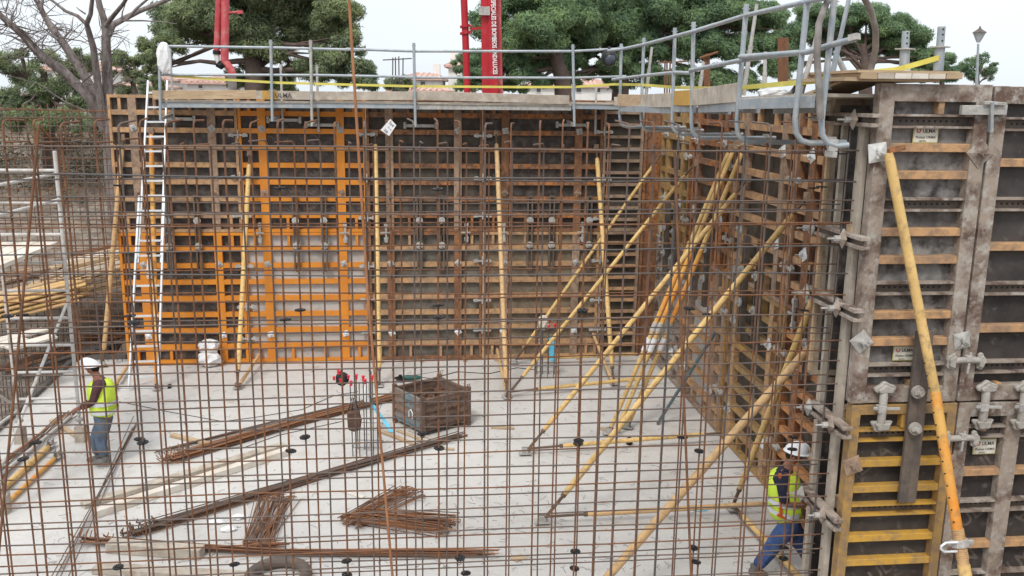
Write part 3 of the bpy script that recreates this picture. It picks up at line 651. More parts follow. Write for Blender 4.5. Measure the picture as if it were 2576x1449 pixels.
# far wall props
fpz = [(258, 920, 310, 345, M_prt, 'tan prop at the left end of the far wall, in front of the bare trunk'), (597, 975, 628, 385, M_pry, 'yellow prop in front of the upper orange panel, left of it'),
       (955, 970, 944, 335, M_pry, 'bright yellow prop right of the orange panels'), (1275, 1000, 1248, 335, M_prt, 'tan-yellow prop in the middle of the rusty panels'), (1543, 965, 1500, 370, M_pry, 'yellow prop near the far corner crossing the rakers'), ]
for (x0, y0, x1, y1, mm, lb) in fpz:
    a = onz(x0, y0, .03); b = front(x1, y1, .14)
    prop(a, b, mm, lb, .048, 'far wall props', .35)
a = onz(395, 978, .03); prop(a, front(380, 330, .14), M_pro, 'orange prop standing behind the aluminium ladder', .048, 'far wall props', .1)
for (x0, y0, x1, y1, lb) in ((600, 972, 655, 888, 'foot of the prop left of the orange panels'), (1276, 996, 1250, 875, 'foot of the middle tan prop'), (1543, 965, 1490, 835, 'foot of the prop near the far corner'), (282, 980, 332, 905, 'foot of the leftmost prop')):
    a = onz(x0, y0, .1); prop(a, front(x1, y1, .14), M_prt, 'short tan kicker strut at the ' + lb, .034, 'kicker struts', .12, head=False)
# big near prop in front of the column
a = fp(2235, 385, NT + .10); b = onz(2452, 1600, .03)
b = at(2440, 1500, 7.55)
d = (b - a).normalized(); 
root = thing('prop', 'big yellow and orange prop in front of the near column', 'prop', b, 'push-pull props')
pA, pB, pC = a, at(2352, 985, 7.95), at(2408, 1330, 7.64)
pD = at(2440, 1510, 7.48)
MB().tube([pA + EZ * .0, pA + (pB - pA) * .03, pB], .050, 16, rs=[.036, .044, .045]).build('inner_tube', M_pry, root, smooth=True)
MB().tube([pB, pB + (pC - pB) * .5, pC], .0475, 16).build('outer_tube', M_pro, root, smooth=True)
mb = MB(); dd = (pD - pC).normalized()
for k in range(16): mb.tube([pC + dd * (k * .018), pC + dd * (k * .018 + .009)], .056, 16)
mb.tube([pC, pC + dd * .34], .050, 16); mb.build('thread', M_prt, root)
MB().tube([pC + dd * .33, pD + dd * 1.2], .056, 16).build('lower_tube', M_pry, root, smooth=True)
c = pC + dd * .13; mb = MB(); mb.tube([c - dd * .035, c + dd * .035], .078, 8)
mb.bar(c - E1 * .10, c + E1 * .13, .03, .05); mb.build('collar_nut', M_galvd, root, bevel=.004)
c2 = pC + dd * .10
MB().tube([c2 - E1 * .02 + E2 * .05, c2 - E1 * .16 + E2 * .05, c2 - E1 * .20 + E2 * .05 - EZ * .03, c2 - E1 * .20 + E2 * .05 - EZ * .06, c2 - E1 * .16 + E2 * .05 - EZ * .09, c2 - E1 * .04 + E2 * .05 - EZ * .09], .012, 8).build('hook', M_alu, root, smooth=True)
mb = MB()
for k in range(14):
    q = pA + (pC - pA) * (.55 + k * .033); mb.tube([q - RT * .036 - FW * .029, q - RT * .036 - FW * .036], .008, 8)
mb.build('pin_holes', M_blk, root)
MB().bar(a - E1 * .0 + EZ * .02, a + E1 * .14 + EZ * .05, .05, .04).build('head_bracket', M_orw, root)

# ================================================================ REBAR CAGE (foreground)
TA, TB = 11.05, 10.75
cage = thing('rebar_cage', 'tall double mat of rusty reinforcing bars standing across the foreground', 'rebar cage', W(-5, 11, 0))
fx = [3, 44, 82, 125, 157, 186, 221, 258, 297, 333, 362]
hookx = [5, 83, 150, 236, 296, 350, 416, 486, 560, 628] + [644 + v / 3 for v in (160, 365, 590, 815, 1005, 1190, 1370, 1540, 1730, 1925)] + [1288 + v / 3 for v in (213, 385, 575, 735, 890, 1075, 1265, 1420, 1590, 1770)] + [1932 + v / 3 for v in (30, 222, 450)]
sA = [sof(front(x, 300, TA)) for x in hookx]
sA = [-11.2, -10.9, -10.6, -10.3, -10.05, -9.8, -9.5, -9.25, -9.0] + sA + [sA[-1] + .23]
HK = []
for i, s_ in enumerate(sA):
    ztop = 5.40 + .05 * (s_ + 9) / 8 + random.uniform(-.015, .015); ln = random.uniform(.22, .30)
    lean = random.uniform(-.03, .03)
    hd = -E2 * ln + E1 * random.uniform(-.08, .08)
    r = .0097 if i % 2 else .0085
    pts = [W(s_ + lean, TA, -.1), W(s_, TA, ztop - .035), W(s_, TA, ztop - .01) + hd * .08, W(s_, TA, ztop) + hd * .2, W(s_, TA, ztop + random.uniform(-.01, .02)) + hd]
    pts[0].x += 0
    MB().tube(pts, r, 6).build('vertical_bar', random.choice([M_reb, M_reb, M_reb, M_rebd]) if s_ < -3.5 else random.choice([M_reb, M_rebd, M_rebk]), cage)
sB = []
for i, s_ in enumerate(sA[:-1]):
    sb = s_ + .075 + random.uniform(-.03, .03); sB.append(sb); ztop = 5.24 + random.uniform(-.03, .02); ln = random.uniform(.18, .28)
    hd = E2 * ln + E1 * random.uniform(-.15, .05)
    MB().tube([W(sb + random.uniform(-.03, .03), TB, -.1), W(sb, TB, ztop - .03), W(sb, TB, ztop) + hd * .12, W(sb, TB, ztop) + hd], .0084, 6).build('vertical_bar', random.choice([M_reb, M_reb, M_rebd]), cage)
rowA = [370, 445, 498, 541, 571, 633, 693, 756, 816, 878, 933, 1000, 1058, 1123, 1193, 1243, 1298, 1354, 1399, 1438]
rowB = [373, 451, 510, 533, 563, 618, 680, 740, 808, 836, 858, 913, 966, 1023, 1083, 1156, 1211, 1261, 1316, 1369, 1421]
def hrow(y, T, k):
    z = front(644, y, T).z; mb = MB(); pts = []
    n = 9; s0, s1 = -11.6, -1.02 + random.uniform(-.12, .06)
    ph = random.uniform(0, 6)
    for i in range(n + 1):
        s_ = s0 + (s1 - s0) * i / n
        pts.append(W(s_, T, z + .012 * math.sin(ph + i * 1.3) + random.uniform(-.004, .004) + (s_ + 6) * SL[k]))
    mb.tube(pts, .0071 if y > 460 else .0085, 6); mb.build('horizontal_bar', random.choice([M_rebd, M_rebk, M_reb] if y < 900 else [M_rebd, M_rebd, M_reb]), cage)
SL = [random.uniform(-.006, .006) for _ in range(60)]; SL[0] = 0
for k, y in enumerate(rowA): hrow(y, TA + .02, k)
for k, y in enumerate(rowB): hrow(y, TB - .02, k + 21)
for k, z in enumerate([.95, .72, .5, .28]):
    for T in (TA + .02, TB - .02):
        MB().tube([W(-11.6, T, z), W(-1.05, T, z)], .0064, 6).build('horizontal_bar', M_rebd, cage)
# small tie wires at crossings
mb = MB()
for s_ in sA:
    for y in rowA:
        if random.random() < .7:
            p = W(s_, TA + .012, front(644, y, TA).z); mb.tube([p + E1 * .012 + EZ * .014, p + E2 * .014, p - E1 * .013 - EZ * .012], .0028, 4)
tw = mb.build('tie_wire', M_rebk, cage); tw['kind'] = 'stuff'
# tall loose bars leaning on the mat
def loose(x0, y0, x1, y1, t0, t1, r, m, lb, mid=None):
    pts = [front(x0, y0, t0)] + ([front(mid[0], mid[1], (t0 + t1) / 2)] if mid else []) + [front(x1, y1, t1)]
    solo(MB().tube(pts, r, 8), 'rebar', m, lb, 'rebar', 'loose bars leaning on the mat')
M_rebo = mat('rebar_orange', (0.36, 0.17, 0.085), (0.27, 0.12, 0.055), .5, 4, .8, bump=.2)
loose(876, -30, 990, 1480, 11.10, 11.12, .0125, M_rebo, 'very tall slender rusty bar rising above the walkway into the sky', (925, 740))
loose(1697, 380, 1740, 1480, 11.10, 11.12, .0125, M_reb, 'long rusty bar leaning on the mat in front of the raking props', (1716, 900))
loose(98, 312, -6, 1420, 11.10, 11.12, .0125, M_reb, 'bent rusty bar leaning left at the left edge of the mat', (38, 960))
solo(MB().tube([front(97, 316, 11.02), front(128, 350, 10.9)], .011, 8), 'rebar_offcut', M_reb, 'short bent offcut hanging at the top left of the mat', 'rebar')
solo(MB().tube([front(2080, 1050, 10.9), front(2140, 1080, 11.1)], .008, 6), 'tie_rod', M_reb, 'thin rusty rod poking out beside the fourth waler', 'rod')

# spacers
sp = [(32, 1155, 'at the far left, lower of two'), (70, 1113, 'at the far left, upper of two'), (356, 1113, 'above the left timber beam, left of a pair'), (380, 1104, 'above the left timber beam, right of a pair'), (357, 794, 'over the ladder, upper one'), (333, 811, 'over the left stile of the ladder, lower one'), (745, 1100, 'over the long rebar bundle, upper of two'), (733, 1134, 'over the long rebar bundle, lower of two'), (737, 780, 'on the pale panel, upper of two'), (722, 804, 'on the pale panel, lower of two'), (1103, 1127, 'just below the steel skip'), (1080, 1090, 'on the foot of the steel skip'), (1100, 768, 'on the rusty panels, upper of two'), (1103, 798, 'on the rusty panels, lower of two'), (1449, 1108, 'below the second low strut, left of a pair'), (1468, 1115, 'below the second low strut, right of a pair'), (1452, 780, 'beside the crossing props, left of a pair'), (1474, 785, 'beside the crossing props, right of a pair'), (1723, 1100, 'right of the long loose bar, upper of two'), (1747, 1135, 'right of the long loose bar, lower of two'), (1727, 776, 'in front of the right wall, upper of two'), (1752, 792, 'in front of the right wall, lower of two'), (284, 1427, 'beside the lowest timber at bottom left'), (574, 1420, 'at the bottom left of the tyre'), (873, 1411, 'right of the tyre, upper of two'), (864, 1446, 'right of the tyre, cut by the bottom edge'), (1164, 1403, 'at the bottom centre, upper of two'), (1167, 1442, 'at the bottom centre, lower of two'), (1445, 1387, 'left of the thick prop at the bottom, upper of two'), (1460, 1429, 'left of the thick prop at the bottom, lower of two'), (1721, 1379, 'right of the thick prop at the bottom, upper of two'), (1738, 1414, 'right of the thick prop at the bottom, lower of two'), (2030, 1129, 'over the white helmet of the right worker'), (1990, 1100, 'just above the helmet of the right worker'), (2013, 1403, 'over the leg of the right worker, upper one'), (2002, 1377, 'over the thigh of the right worker'), (2074, 470, 'at top right beside grimy post, right of a pair'), (2035, 473, 'at top right beside grimy post, left of a pair'), (1097, 476, 'high up on the rusty panels'), (333, 467, 'high up beside the leftmost prop'), (716, 473, 'high up on the orange panel'), (1432, 476, 'high up near the corner'), (14, 795, 'at the left edge in front of the timber pile'), (48, 792, 'in front of the timber pile, right of the edge one'), (2058, 780, 'on the mat by the middle waler')]
proto = None
for (x, y, lb) in sp:
    p = front(x, y, TA); s_ = min(sA + sB, key=lambda q: abs(q - sof(p)) )
    T = TA if s_ in sA else TB
    p2 = front(x, y, T); s_ = min((sA if T == TA else sB), key=lambda q: abs(q - sof(p2))); loc = W(s_, T, p2.z)
    if proto is None:
        mb = MB(); n = 14
        mb.tube([loc - EZ * .008, loc + EZ * .008], .018, 10)
        ring = []
        for k in range(n * 2):
            a = math.pi * k / n; rr = .052 if k % 2 else .043; ring.append((a, rr))
        for k in range(n * 2):
            a0, r0 = ring[k]; a1, r1 = ring[(k + 1) % (2 * n)]
            def pt(a, r, z): return loc + V((math.cos(a) * r, math.sin(a) * r, z))
            mb.quad(pt(a0, .030, .007), pt(a0, r0, .007), pt(a1, r1, .007), pt(a1, .030, .007))
            mb.quad(pt(a0, .030, -.007), pt(a1, .030, -.007), pt(a1, r1, -.007), pt(a0, r0, -.007))
            mb.quad(pt(a0, r0, -.007), pt(a1, r1, -.007), pt(a1, r1, .007), pt(a0, r0, .007))
            mb.quad(pt(a0, .030, .007), pt(a1, .030, .007), pt(a1, .030, -.007), pt(a0, .030, -.007))
        for k in range(5):
            a = 2 * math.pi * k / 5; mb.bar(loc + V((math.cos(a), math.sin(a), 0)) * .012, loc + V((math.cos(a), math.sin(a), 0)) * .034, .009, .012)
        ob = mb.build('wheel_spacer', M_blk, None, origin=loc); proto = ob
    else:
        ob = proto.copy(); COL.objects.link(ob); ob.location = loc
    ob.rotation_euler = (random.uniform(-.12, .12), random.uniform(-.12, .12), random.uniform(0, 3))
    tag(ob, 'black wheel spacer on mat, ' + lb, 'spacer', 'wheel spacers on the rebar mat')

# far left cage, in line with the far wall, and starter bars on the slab edge
c2_ = thing('rebar_cage', 'finer rusty rebar cage standing left of the far wall, seen through the foreground mat', 'rebar cage', W(-14.5, -.2, 0))
for k in range(42):
    s_ = -11.55 - k * .15
    for T in ((-.15,) if k % 2 else (-.15, -.5)):
        zt = 5.35 + (.28 if k > 20 else 0) + random.uniform(-.06, .06)
        MB().tube([W(s_ + random.uniform(-.04, .04), T, -.3), W(s_, T, zt)], .008, 5).build('vertical_bar', random.choice([M_rebd, M_reb]), c2_)
for k in range(34):
    z = .25 + k * .157 if k < 33 else 5.3
    MB().tube([W(-17.8, -.12, z + random.uniform(-.04, .04)), W(-14.5, -.12, z + random.uniform(-.03, .03)), W(-11.35, -.12, z + random.uniform(-.04, .04))], .0075, 5).build('horizontal_bar', random.choice([M_rebd, M_reb]), c2_)
for k in range(12):
    z = .5 + k * .42
    MB().tube([W(-17.8, -.5, z + random.uniform(-.15, .15)), W(-11.35, -.5, z)], .010, 5).build('horizontal_bar', M_reb, c2_)
st_ = thing('starter_bars', 'row of dark starter bars along the left edge of the slab', 'rebar', onz(100, 985))
a = onz(13, 1067); b = onz(190, 905); d = b - a
for k in range(40):
    p = a - d * .7 + d * (1.75 * k / 39); p += V((-.15, .0, 0)) * (1 + k % 2)
    MB().tube([p - EZ * .2, p + EZ * random.uniform(.75, 1.0) + V((random.uniform(-.04, .04), 0, 0))], .009, 5).build('vertical_bar', M_rebk, st_)
for k in range(4):
    z = .18 + k * .22; MB().tube([a - d * .7 - V((.2, 0, 0)) + EZ * z, b - V((.2, 0, 0)) + EZ * z], .008, 5).build('horizontal_bar', M_rebd, st_)

# ================================================================ WALKWAY ON THE FAR WALL
def post(pts, r, lb, mm=M_galv, name='guard_post', g='walkway posts', arm=None, flange=None, pins=True):
    root = thing(name, lb, 'post', pts[0], g)
    MB().tube(pts, r, 10).build('tube', mm, root, smooth=True)
    if pins:
        mb = MB(); p = V(pts[-1]); q = V(pts[-2]); d = (q - p).normalized()
        mb.tube([p, p + d * .10], r * 1.08, 10); mb.tube([p + d * .05 - E1 * .045, p + d * .05 + E1 * .045], .006, 6); mb.build('end_socket', mm, root)
    if arm:
        arm(root)
    return root
WT = 1.02
fpost = [(400, 108, 302, 'far walkway post with the white bag, leftmost'), (681, 100, 305, 'far walkway post over the orange panel, left'), (781, 101, 318, 'far walkway post over the orange panel, right'), (1041, 108, 320, 'far walkway post right of the slender tall bar'), (1441, 112, 318, 'far walkway post right of the red boom')]
for x, y0, y1, lb in fpost:
    b = front(x + 4, y1, WT); a = front(x, y0, WT)
    s_ = sof(b); bot = W(s_, WT, b.z); top = W(sof(a), WT, a.z)
    def arm(root, s_=s_, z=b.z):
        MB().bar(W(s_, WT - .02, z + .03), W(s_, .15, z + .08), .05, .06).bar(W(s_ - .22, .16, z), W(s_ + .42, .16, z), .05, .06).bar(W(s_ - .22, .16, z - .06), W(s_ - .22, .16, z + .07), .05, .05, E1).bar(W(s_ + .42, .16, z - .06), W(s_ + .42, .16, z + .07), .05, .05, E1).build('bracket', M_galvd, root)
    post([bot, bot + (top - bot) * .12, top], .028, lb, M_galv if x != 781 else M_galvd, arm=arm)
for x, y0, lb in ((427, 122, 'thin rear post behind the white bag at the ladder'), (706, 162, 'short rear post of the far walkway, left'), (797, 163, 'short rear post of the far walkway, right'), (1500 - 0, 215, 'short rear post beside the corner tube')):
    a = front(x, y0, .15); post([W(sof(a), .2, 4.9), W(sof(a), .15, a.z)], .025, lb, M_galvd, g='rear posts on the wall top')
def rail(pts, r, lb, g='guard rails', mm=M_galv):
    o = solo(MB().tube(pts, r, 10), 'guard_rail', mm, lb, 'rail', g, smooth=True); return o
fr = lambda x, y: front(x, y, WT - .04)
rail([fr(402, 116), fr(700, 120), fr(905, 126)], .026, 'upper galvanised rail of the far walkway, left length')
rail([fr(870, 123), fr(1042, 129), fr(1442, 129), fr(1570, 122)], .026, 'upper galvanised rail of the far walkway, right length')
rail([fr(405, 188), fr(800, 189), fr(1060, 194)], .025, 'middle galvanised rail of the far walkway, left length')
rail([fr(1020, 195), fr(1442, 196), fr(1575, 192)], .025, 'middle galvanised rail of the far walkway, right length')
def board(x0, y0, x1, y1, h, th, mm, lb, t=WT - .07, name='toe_board', cat='board', g='toe boards'):
    a = front(x0, y0, t); b = front(x1, y1, t); return solo(MB().bar(a, b, th, h), name, mm, lb, cat, g, bevel=.004)
board(384, 239, 645, 238, .17, .04, M_wood, 'pale sawn toe board of the far walkway, leftmost')
tb = board(643, 239, 845, 241, .165, .035, M_woodg, 'weathered grey and yellow toe board with faint lettering, over the orange panel')
bb = board(660, 239, 700, 239.4, .168, .041, M_ye, 'yellow stub sleeve on toe board', g='toe boards'); bb['label'] = 'short yellow sleeve on the weathered toe board'
mbt = MB(); p = front(725, 244, WT + .0); mbt.text('ULMA', front(692, 245, WT - .02), E1, EZ, .12, bold=.01)
tt = mbt.build('lettering', M_signt, tb); 
board(846, 241, 1040, 247 - 6, .165, .035, M_woodg, 'grey weathered toe board right of the slender tall bar')
board(1042, 240, 1432, 251, .17, .035, M_woodg, 'long grey toe board below the red boom')
board(1545, 255, 1620, 252, .17, .035, M_woodg, 'short toe board at the corner of the walkways', t=1.2)
def deck(x0, y0, x1, y1, t0, t1, lb, mm):
    a = front(x0, y0, t1); b = front(x1, y1, t1); c = (a + b) / 2 - E2 * (t1 - t0) / 2
    r_ = thing('walkway_deck', lb, 'walkway', c, 'walkway decks')
    MB().box(c + EZ * .02, E1, E2, EZ, (b - a).dot(E1) / 2, (t1 - t0) / 2, .018).build('deck_board', M_woodg, r_)
    for tt_ in (t1 - .05, t0 + .05): 
        MB().bar(W(sof(a), tt_, a.z - .045), W(sof(b), tt_, b.z - .045), .05, .10).build('beam', mm, r_, bevel=.004)
    return r_
deck(405, 258, 682, 259, .18, WT - .09, 'far walkway deck with aluminium edge, left bay', M_galv)
deck(684, 259, 782, 260, .18, WT - .09, 'far walkway deck, short bay between two posts', M_galv)
deck(784, 259, 1043, 261, .18, WT - .09, 'far walkway deck, bay right of the orange panel', M_galv)
deck(1048, 263, 1438, 266, .18, WT - .09, 'far walkway deck, long bay below the red boom', M_galvd)
deck(1440, 262, 1560, 264, .18, WT - .09, 'far walkway deck, last bay before the corner', M_galv)
# ---------------- walkway on the right wall
def rp(x, y, Y): return at(x, y, Y)
RP = [(1563, 110, 318, 16.8, 1.25), (1620, 95, 325, 15.5, 1.1), (1698, 70, 333, 13.6, 1.1), (1745, 55, 340, 12.4, 1.2), (1878, 10, 346, 9.9, 1.3), (2032, -8, 344, 8.35, .50), (2100, -12, 350, 7.95, .26)]
rn = ['first', 'second', 'third', 'fourth', 'fifth', 'sixth', 'nearest']
for i, (x, y0, y1, Y, al) in enumerate(RP):
    xb = {1563: 1558, 1620: 1612, 1698: 1690, 1745: 1738, 1878: 1852, 2032: 1998, 2100: 2064}[x]
    top = rp(x, y0, Y); bot = rp(xb, y1 - 12, Y)
    end = bot + E1 * al
    c = bot - EZ * 0.0
    pts = [end - EZ * .09, bot + E1 * min(.16, al * .8) - EZ * .10, bot + E1 * .07 - EZ * .075, bot + E1 * .015 + EZ * 0.0, bot + EZ * .12, top]
    def arm(root, bot=bot, end=end):
        MB().bar(end - EZ * .09 - E1 * .1, end - EZ * .09 - E1 * .18, .04, .10).bar(end - E1 * .15 - EZ * .17 - E2 * .08, end - E1 * .15 - EZ * .17 + E2 * .08, .04, .05).build('bracket', M_galvd, root)
    post(pts, .027, 'J-shaped galvanised walkway post on the right wall, %s from the far corner' % rn[i], arm=arm, g='J posts of the right walkway')
rail([rp(1530, 127, 16.9), rp(1563, 124, 16.7), rp(1620, 112, 15.4), rp(1745, 79, 12.3), rp(1800, 62, 11.3)], .027, 'upper rail of the right walkway, far length', 'right walkway rails')
rail([rp(1740, 81, 12.35), rp(1878, 38, 9.85), rp(2035, 3, 8.3), rp(2120, -14, 7.6)], .024, 'upper rail of the right walkway, near length', 'right walkway rails')
rail([rp(1541, 200, 16.9), rp(1620, 190, 15.4), rp(1700, 182, 13.5), rp(1738, 184, 12.5)], .026, 'middle rail of right walkway, far length', 'right walkway rails')
rail([rp(1736, 177, 12.5), rp(1862, 152, 9.8), rp(1960, 138, 8.9), rp(2022, 132, 8.35)], .026, 'middle rail of right walkway, centre length', 'right walkway rails')
rail([rp(1862, 143, 9.7), rp(2030, 131, 8.25), rp(2095, 112, 7.85), rp(2150, 98, 7.45)], .026, 'middle rail of right walkway ending in a bare tube end', 'right walkway rails')
solo(MB().bar(rp(2138, 96, 7.45), rp(2160, 91, 7.4), .07, .05), 'tube_clamp', M_galvd, 'blocky clamp on the free end of the middle rail', 'clamp')
# decks along the right wall
dk = [(1440, 276, 1556, 277, None), ]
def rdeck(x0, y0, Y0, x1, y1, Y1, wd, lb, mm):
    a = rp(x0, y0, Y0); b = rp(x1, y1, Y1); r_ = thing('walkway_deck', lb, 'walkway', a, 'right walkway decks'); d = (b - a).normalized(); n = V((-d.y, d.x, 0)).normalized()
    if n.dot(E1) < 0: n = -n
    MB().bar(a, b, .045, .11).build('beam', mm, r_, bevel=.004)
    MB().bar(a + n * wd, b + n * wd, .045, .11).build('beam', mm, r_, bevel=.004)
    MB().bar(a + n * wd / 2 + EZ * .06, b + n * wd / 2 + EZ * .06, wd, .03).build('deck_board', M_woodg, r_)
rdeck(1562, 273, 16.6, 1692, 277, 13.7, .9, 'right walkway deck, farthest bay', M_galv)
rdeck(1698, 272, 13.5, 1748, 273, 12.5, .9, 'right walkway deck, short second bay', M_galv)
rdeck(1760, 273, 12.2, 1865, 268, 9.9, 1.0, 'right walkway deck, third bay with pale edge beam', M_galv)
rdeck(1862, 262, 9.8, 2045, 256, 8.2, 1.0, 'right walkway deck, nearest bay with broad galvanised edge', M_galv)
for (x0, y0, Y0, x1, y1, Y1, mm, lb) in ((1556, 252, 16.7, 1612, 254, 15.4, M_wood, 'tan toe board of right walkway, farthest'), (1614, 254, 15.4, 1690, 252, 13.6, M_woodg, 'grey toe board of right walkway, second'), (1698, 247, 13.5, 1736, 246, 12.5, M_ye, 'short yellow toe board of the right walkway'), (1742, 246, 12.4, 1862, 232, 9.95, M_woodg, 'long grey toe board with white scribble on the right walkway')):
    tbo = solo(MB().bar(rp(x0, y0, Y0), rp(x1, y1, Y1), .04, .21), 'toe_board', mm, lb, 'board', 'right walkway toe boards', bevel=.004)
mb = MB(); a = rp(1784, 247, 11.6); u = (rp(1862, 232, 9.95) - rp(1742, 246, 12.4)).normalized()
mb.text('BM', rp(1780, 250, 11.45), u, EZ, .13, bold=.01); mb.build('scribble', M_white, tbo)
# thin rear tubes and braces
for (x0, y0, x1, y1, Y, lb, r) in ((1640, 118, 1625, 240, 15.5, 'rear tube right of the black lamp', .03), (1770, 156, 1760, 225, 13, 'rear tube left of the rusty bar bunch', .028), (1904, 10, 1870, 240, 10.6, 'slanting rear tube behind the fifth J post', .026), (1925, 130, 1923, 245, 12, 'short rear tube behind the middle rail', .03), (2137, -10, 2085, 225, 8.6, 'slanting brace behind the nearest J post', .026), (2062, 60, 2015, 240, 9.0, 'slanting brace behind the sixth J post', .024), (2100, 128, 2130, 192, 9.0, 'short blue-grey brace by the rail end', .028),
                               (2279, 78, 2274, 176, 8.8, 'upright adjustable tube on the plank stack, left', .045), (2369, 67, 2360, 178, 8.6, 'upright adjustable tube on the plank stack, right', .045)):
    rt_ = thing('guard_post', lb, 'post', rp(x1, y1, Y), 'rear tubes'); a = rp(x1, y1, Y); b = rp(x0, y0, Y)
    MB().tube([a, a + (b - a) * .55], r, 10).build('tube', M_galv if x0 > 2090 else M_galvd, rt_, smooth=True)
    MB().tube([a + (b - a) * .5, b], r * .78, 10).build('inner_tube', M_galv if x0 > 2090 else M_galvd, rt_, smooth=True)
    if x0 > 2200:
        c = a + (b - a) * .54; MB().tube([c - EZ * .006, c + EZ * .006], .075, 10).bar(c - E1 * .10, c + E1 * .10, .012, .012).build('collar', M_galvd, rt_)
        hb = MB()
        for k in (.66, .8, .92): q = a + (b - a) * k; hb.tube([q - FW * r * .76, q - FW * (r * .82)], .009, 8)
        hb.build('pin_holes', M_blk, rt_)
# hose loop
solo(MB().tube([rp(2064, 300, 7.9), rp(2060, 220, 7.9), rp(2055, 140, 7.9), rp(2060, 60, 7.9), rp(2078, 10, 8.0), rp(2105, -35, 8.1), rp(2140, -40, 8.3), rp(2170, -12, 8.4), rp(2190, 25, 8.5), rp(2203, 75, 8.6), rp(2203, 120, 8.7), rp(2196, 155, 8.8), rp(2190, 178, 8.8)], .029, 10), 'hose', M_hose, 'thick grey hose looping up over the near end of the walkway', 'hose', smooth=True)
solo(MB().tube([rp(1932, 243, 9.6), rp(1965, 246, 9.3), rp(1990, 236, 9.2), rp(2005, 215, 9.3), rp(2016, 205, 9.6), rp(2030, 180, 9.8)], .026, 8), 'hose', M_hose, 'grey hose lying on the near walkway deck', 'hose', smooth=True)
# timber deck and plank stack over the near column
def planks():
    pts = [(2149, 177), (2420, 181)]
    a = front(2160, 190, FT + .16); 
    for k in range(6):
        x0 = 2166 + k * 43; p = front(x0 + 21, 191, FT + .22)
        solo(MB().box(p - E2 * .6, E1, E2, EZ, .076, .6, .027), 'plank', [M_wood, M_woodg, M_woodw, M_woodw, M_woodw, M_wood][k], 'pale plank end in the row on the near column top, %s from the left' % ORD[k], 'plank', 'planks stacked on the near column', bevel=.004)
    p = front(2285, 181, FT + .2); solo(MB().box(p - E2 * .55, E1, E2, EZ, .47, .57, .012), 'deck_board', M_wood, 'thin brown board lying on the row of plank ends', 'board')
    p = front(2240, 200, FT + .17); solo(MB().box(p - E2 * .62 + E1 * .02, E1, E2, EZ, .44, .62, .016), 'deck_board', M_wood, 'broad brown board under the plank row', 'board')
    a = rp(2035, 238, 8.95); b = rp(2140, 206, 8.55)
    solo(MB().bar(a + E1 * .15, b + E1 * .1, .5, .025), 'deck_board', M_wood, 'sloping brown plywood sheet rising to the near column', 'board')
planks()
# yellow strap
def strap(pts, lb, wd=.045):
    mb = MB()
    for k in range(len(pts) - 1): 
        a, b = pts[k], pts[k + 1]; mb.quad(a + EZ * wd / 2, b + EZ * wd / 2, b - EZ * wd / 2, a - EZ * wd / 2)
        mb.quad(a + E2 * .003 + EZ * wd / 2, a + E2 * .003 - EZ * wd / 2, b + E2 * .003 - EZ * wd / 2, b + E2 * .003 + EZ * wd / 2)
    return solo(mb, 'warning_tape', M_tape, lb, 'tape', 'yellow tapes')
tl = [(430, 191), (560, 200), (700, 208), (880, 213), (1040, 217), (1300, 219), (1440, 219), (1500, 215), (1545, 212)]
strap([front(x, y, .95) for x, y in tl], 'long yellow tape strung along the far walkway')
strap([rp(1545, 212, 17.5), rp(1610, 213, 15.6), rp(1700, 220, 13.8), rp(1790, 222, 12), rp(1870, 220, 10.4)], 'yellow tape sagging along the right walkway, far part')
strap([rp(1870, 220, 10.4), rp(1960, 212, 9.4), rp(2060, 203, 8.7), rp(2150, 187, 8.6), rp(2250, 176, 8.7), rp(2275, 170, 8.75)], 'yellow tape rising past the hose to the plank stack', .05)
strap([rp(2275, 170, 8.75), rp(2310, 160, 8.7), rp(2362, 145, 8.55)], 'yellow tape between the two upright tubes', .05)
# black lamp
root = thing('work_lamp', 'black round work lamp hanging on the upper rail near the corner', 'lamp', front(1533, 145, 1.0))
p = front(1532, 145, 1.02)
MB().ell(p, .16, .16, .17, 14, 8).build('housing', M_blk, root, smooth=True)
MB().tube([p + EZ * .17, p + EZ * .2 + E2 * .02], .03, 8).tube([p - EZ * .16 - E1 * .16, p - EZ * .20, p - EZ * .16 + E1 * .16, p + E1 * .19, p + EZ * .05 + E1 * .18], .009, 6).build('bracket', M_blk, root)
MB().ell(p + E2 * .10 - EZ * .03, .11, .07, .11, 12, 6).build('glass', mat('lamp_glass', (.06, .07, .09), rough=.25), root, smooth=True)
# white bag hanging on the rail
def sack(c, rx, ry, rz, lb, name='white_bag', squash=None, mm=M_white, seed=1):
    rnd = random.Random(seed); mb = MB(); nu, nv = 18, 12; i0 = 0
    for a in range(nv + 1):
        ph = -math.pi / 2 + math.pi * a / nv
        for b in range(nu):
            t = 2 * math.pi * b / nu
            q = 1 + .16 * math.sin(3 * t + ph * 2 + seed) + .1 * math.sin(5 * t - ph * 4) + rnd.uniform(-.06, .06)
            cr = abs(math.cos(ph)) ** .7
            mb.v.append(V(c) + V((rx * cr * math.cos(t) * q, ry * cr * math.sin(t) * q, rz * math.sin(ph) * (1 + rnd.uniform(-.03, .03)))))
    for a in range(nv):
        for b in range(nu):
            p, q = a * nu + b, a * nu + (b + 1) % nu; mb.f.append((p, q, q + nu, p + nu))
    return solo(mb, name, mm, lb, 'bag', smooth=False)
sack(front(413, 146, 1.05), .12, .10, .29, 'crumpled white plastic bag tied to the leftmost far walkway post', seed=4)
g1 = sack(onz(528, 902, .17) , .23, .18, .17, 'lower white sack on the slab against the orange panel', seed=2)
g2 = sack(onz(528, 902, .17) + EZ * .27 , .20, .15, .15, 'upper white sack, leaning on the one below at the orange panel', seed=5)
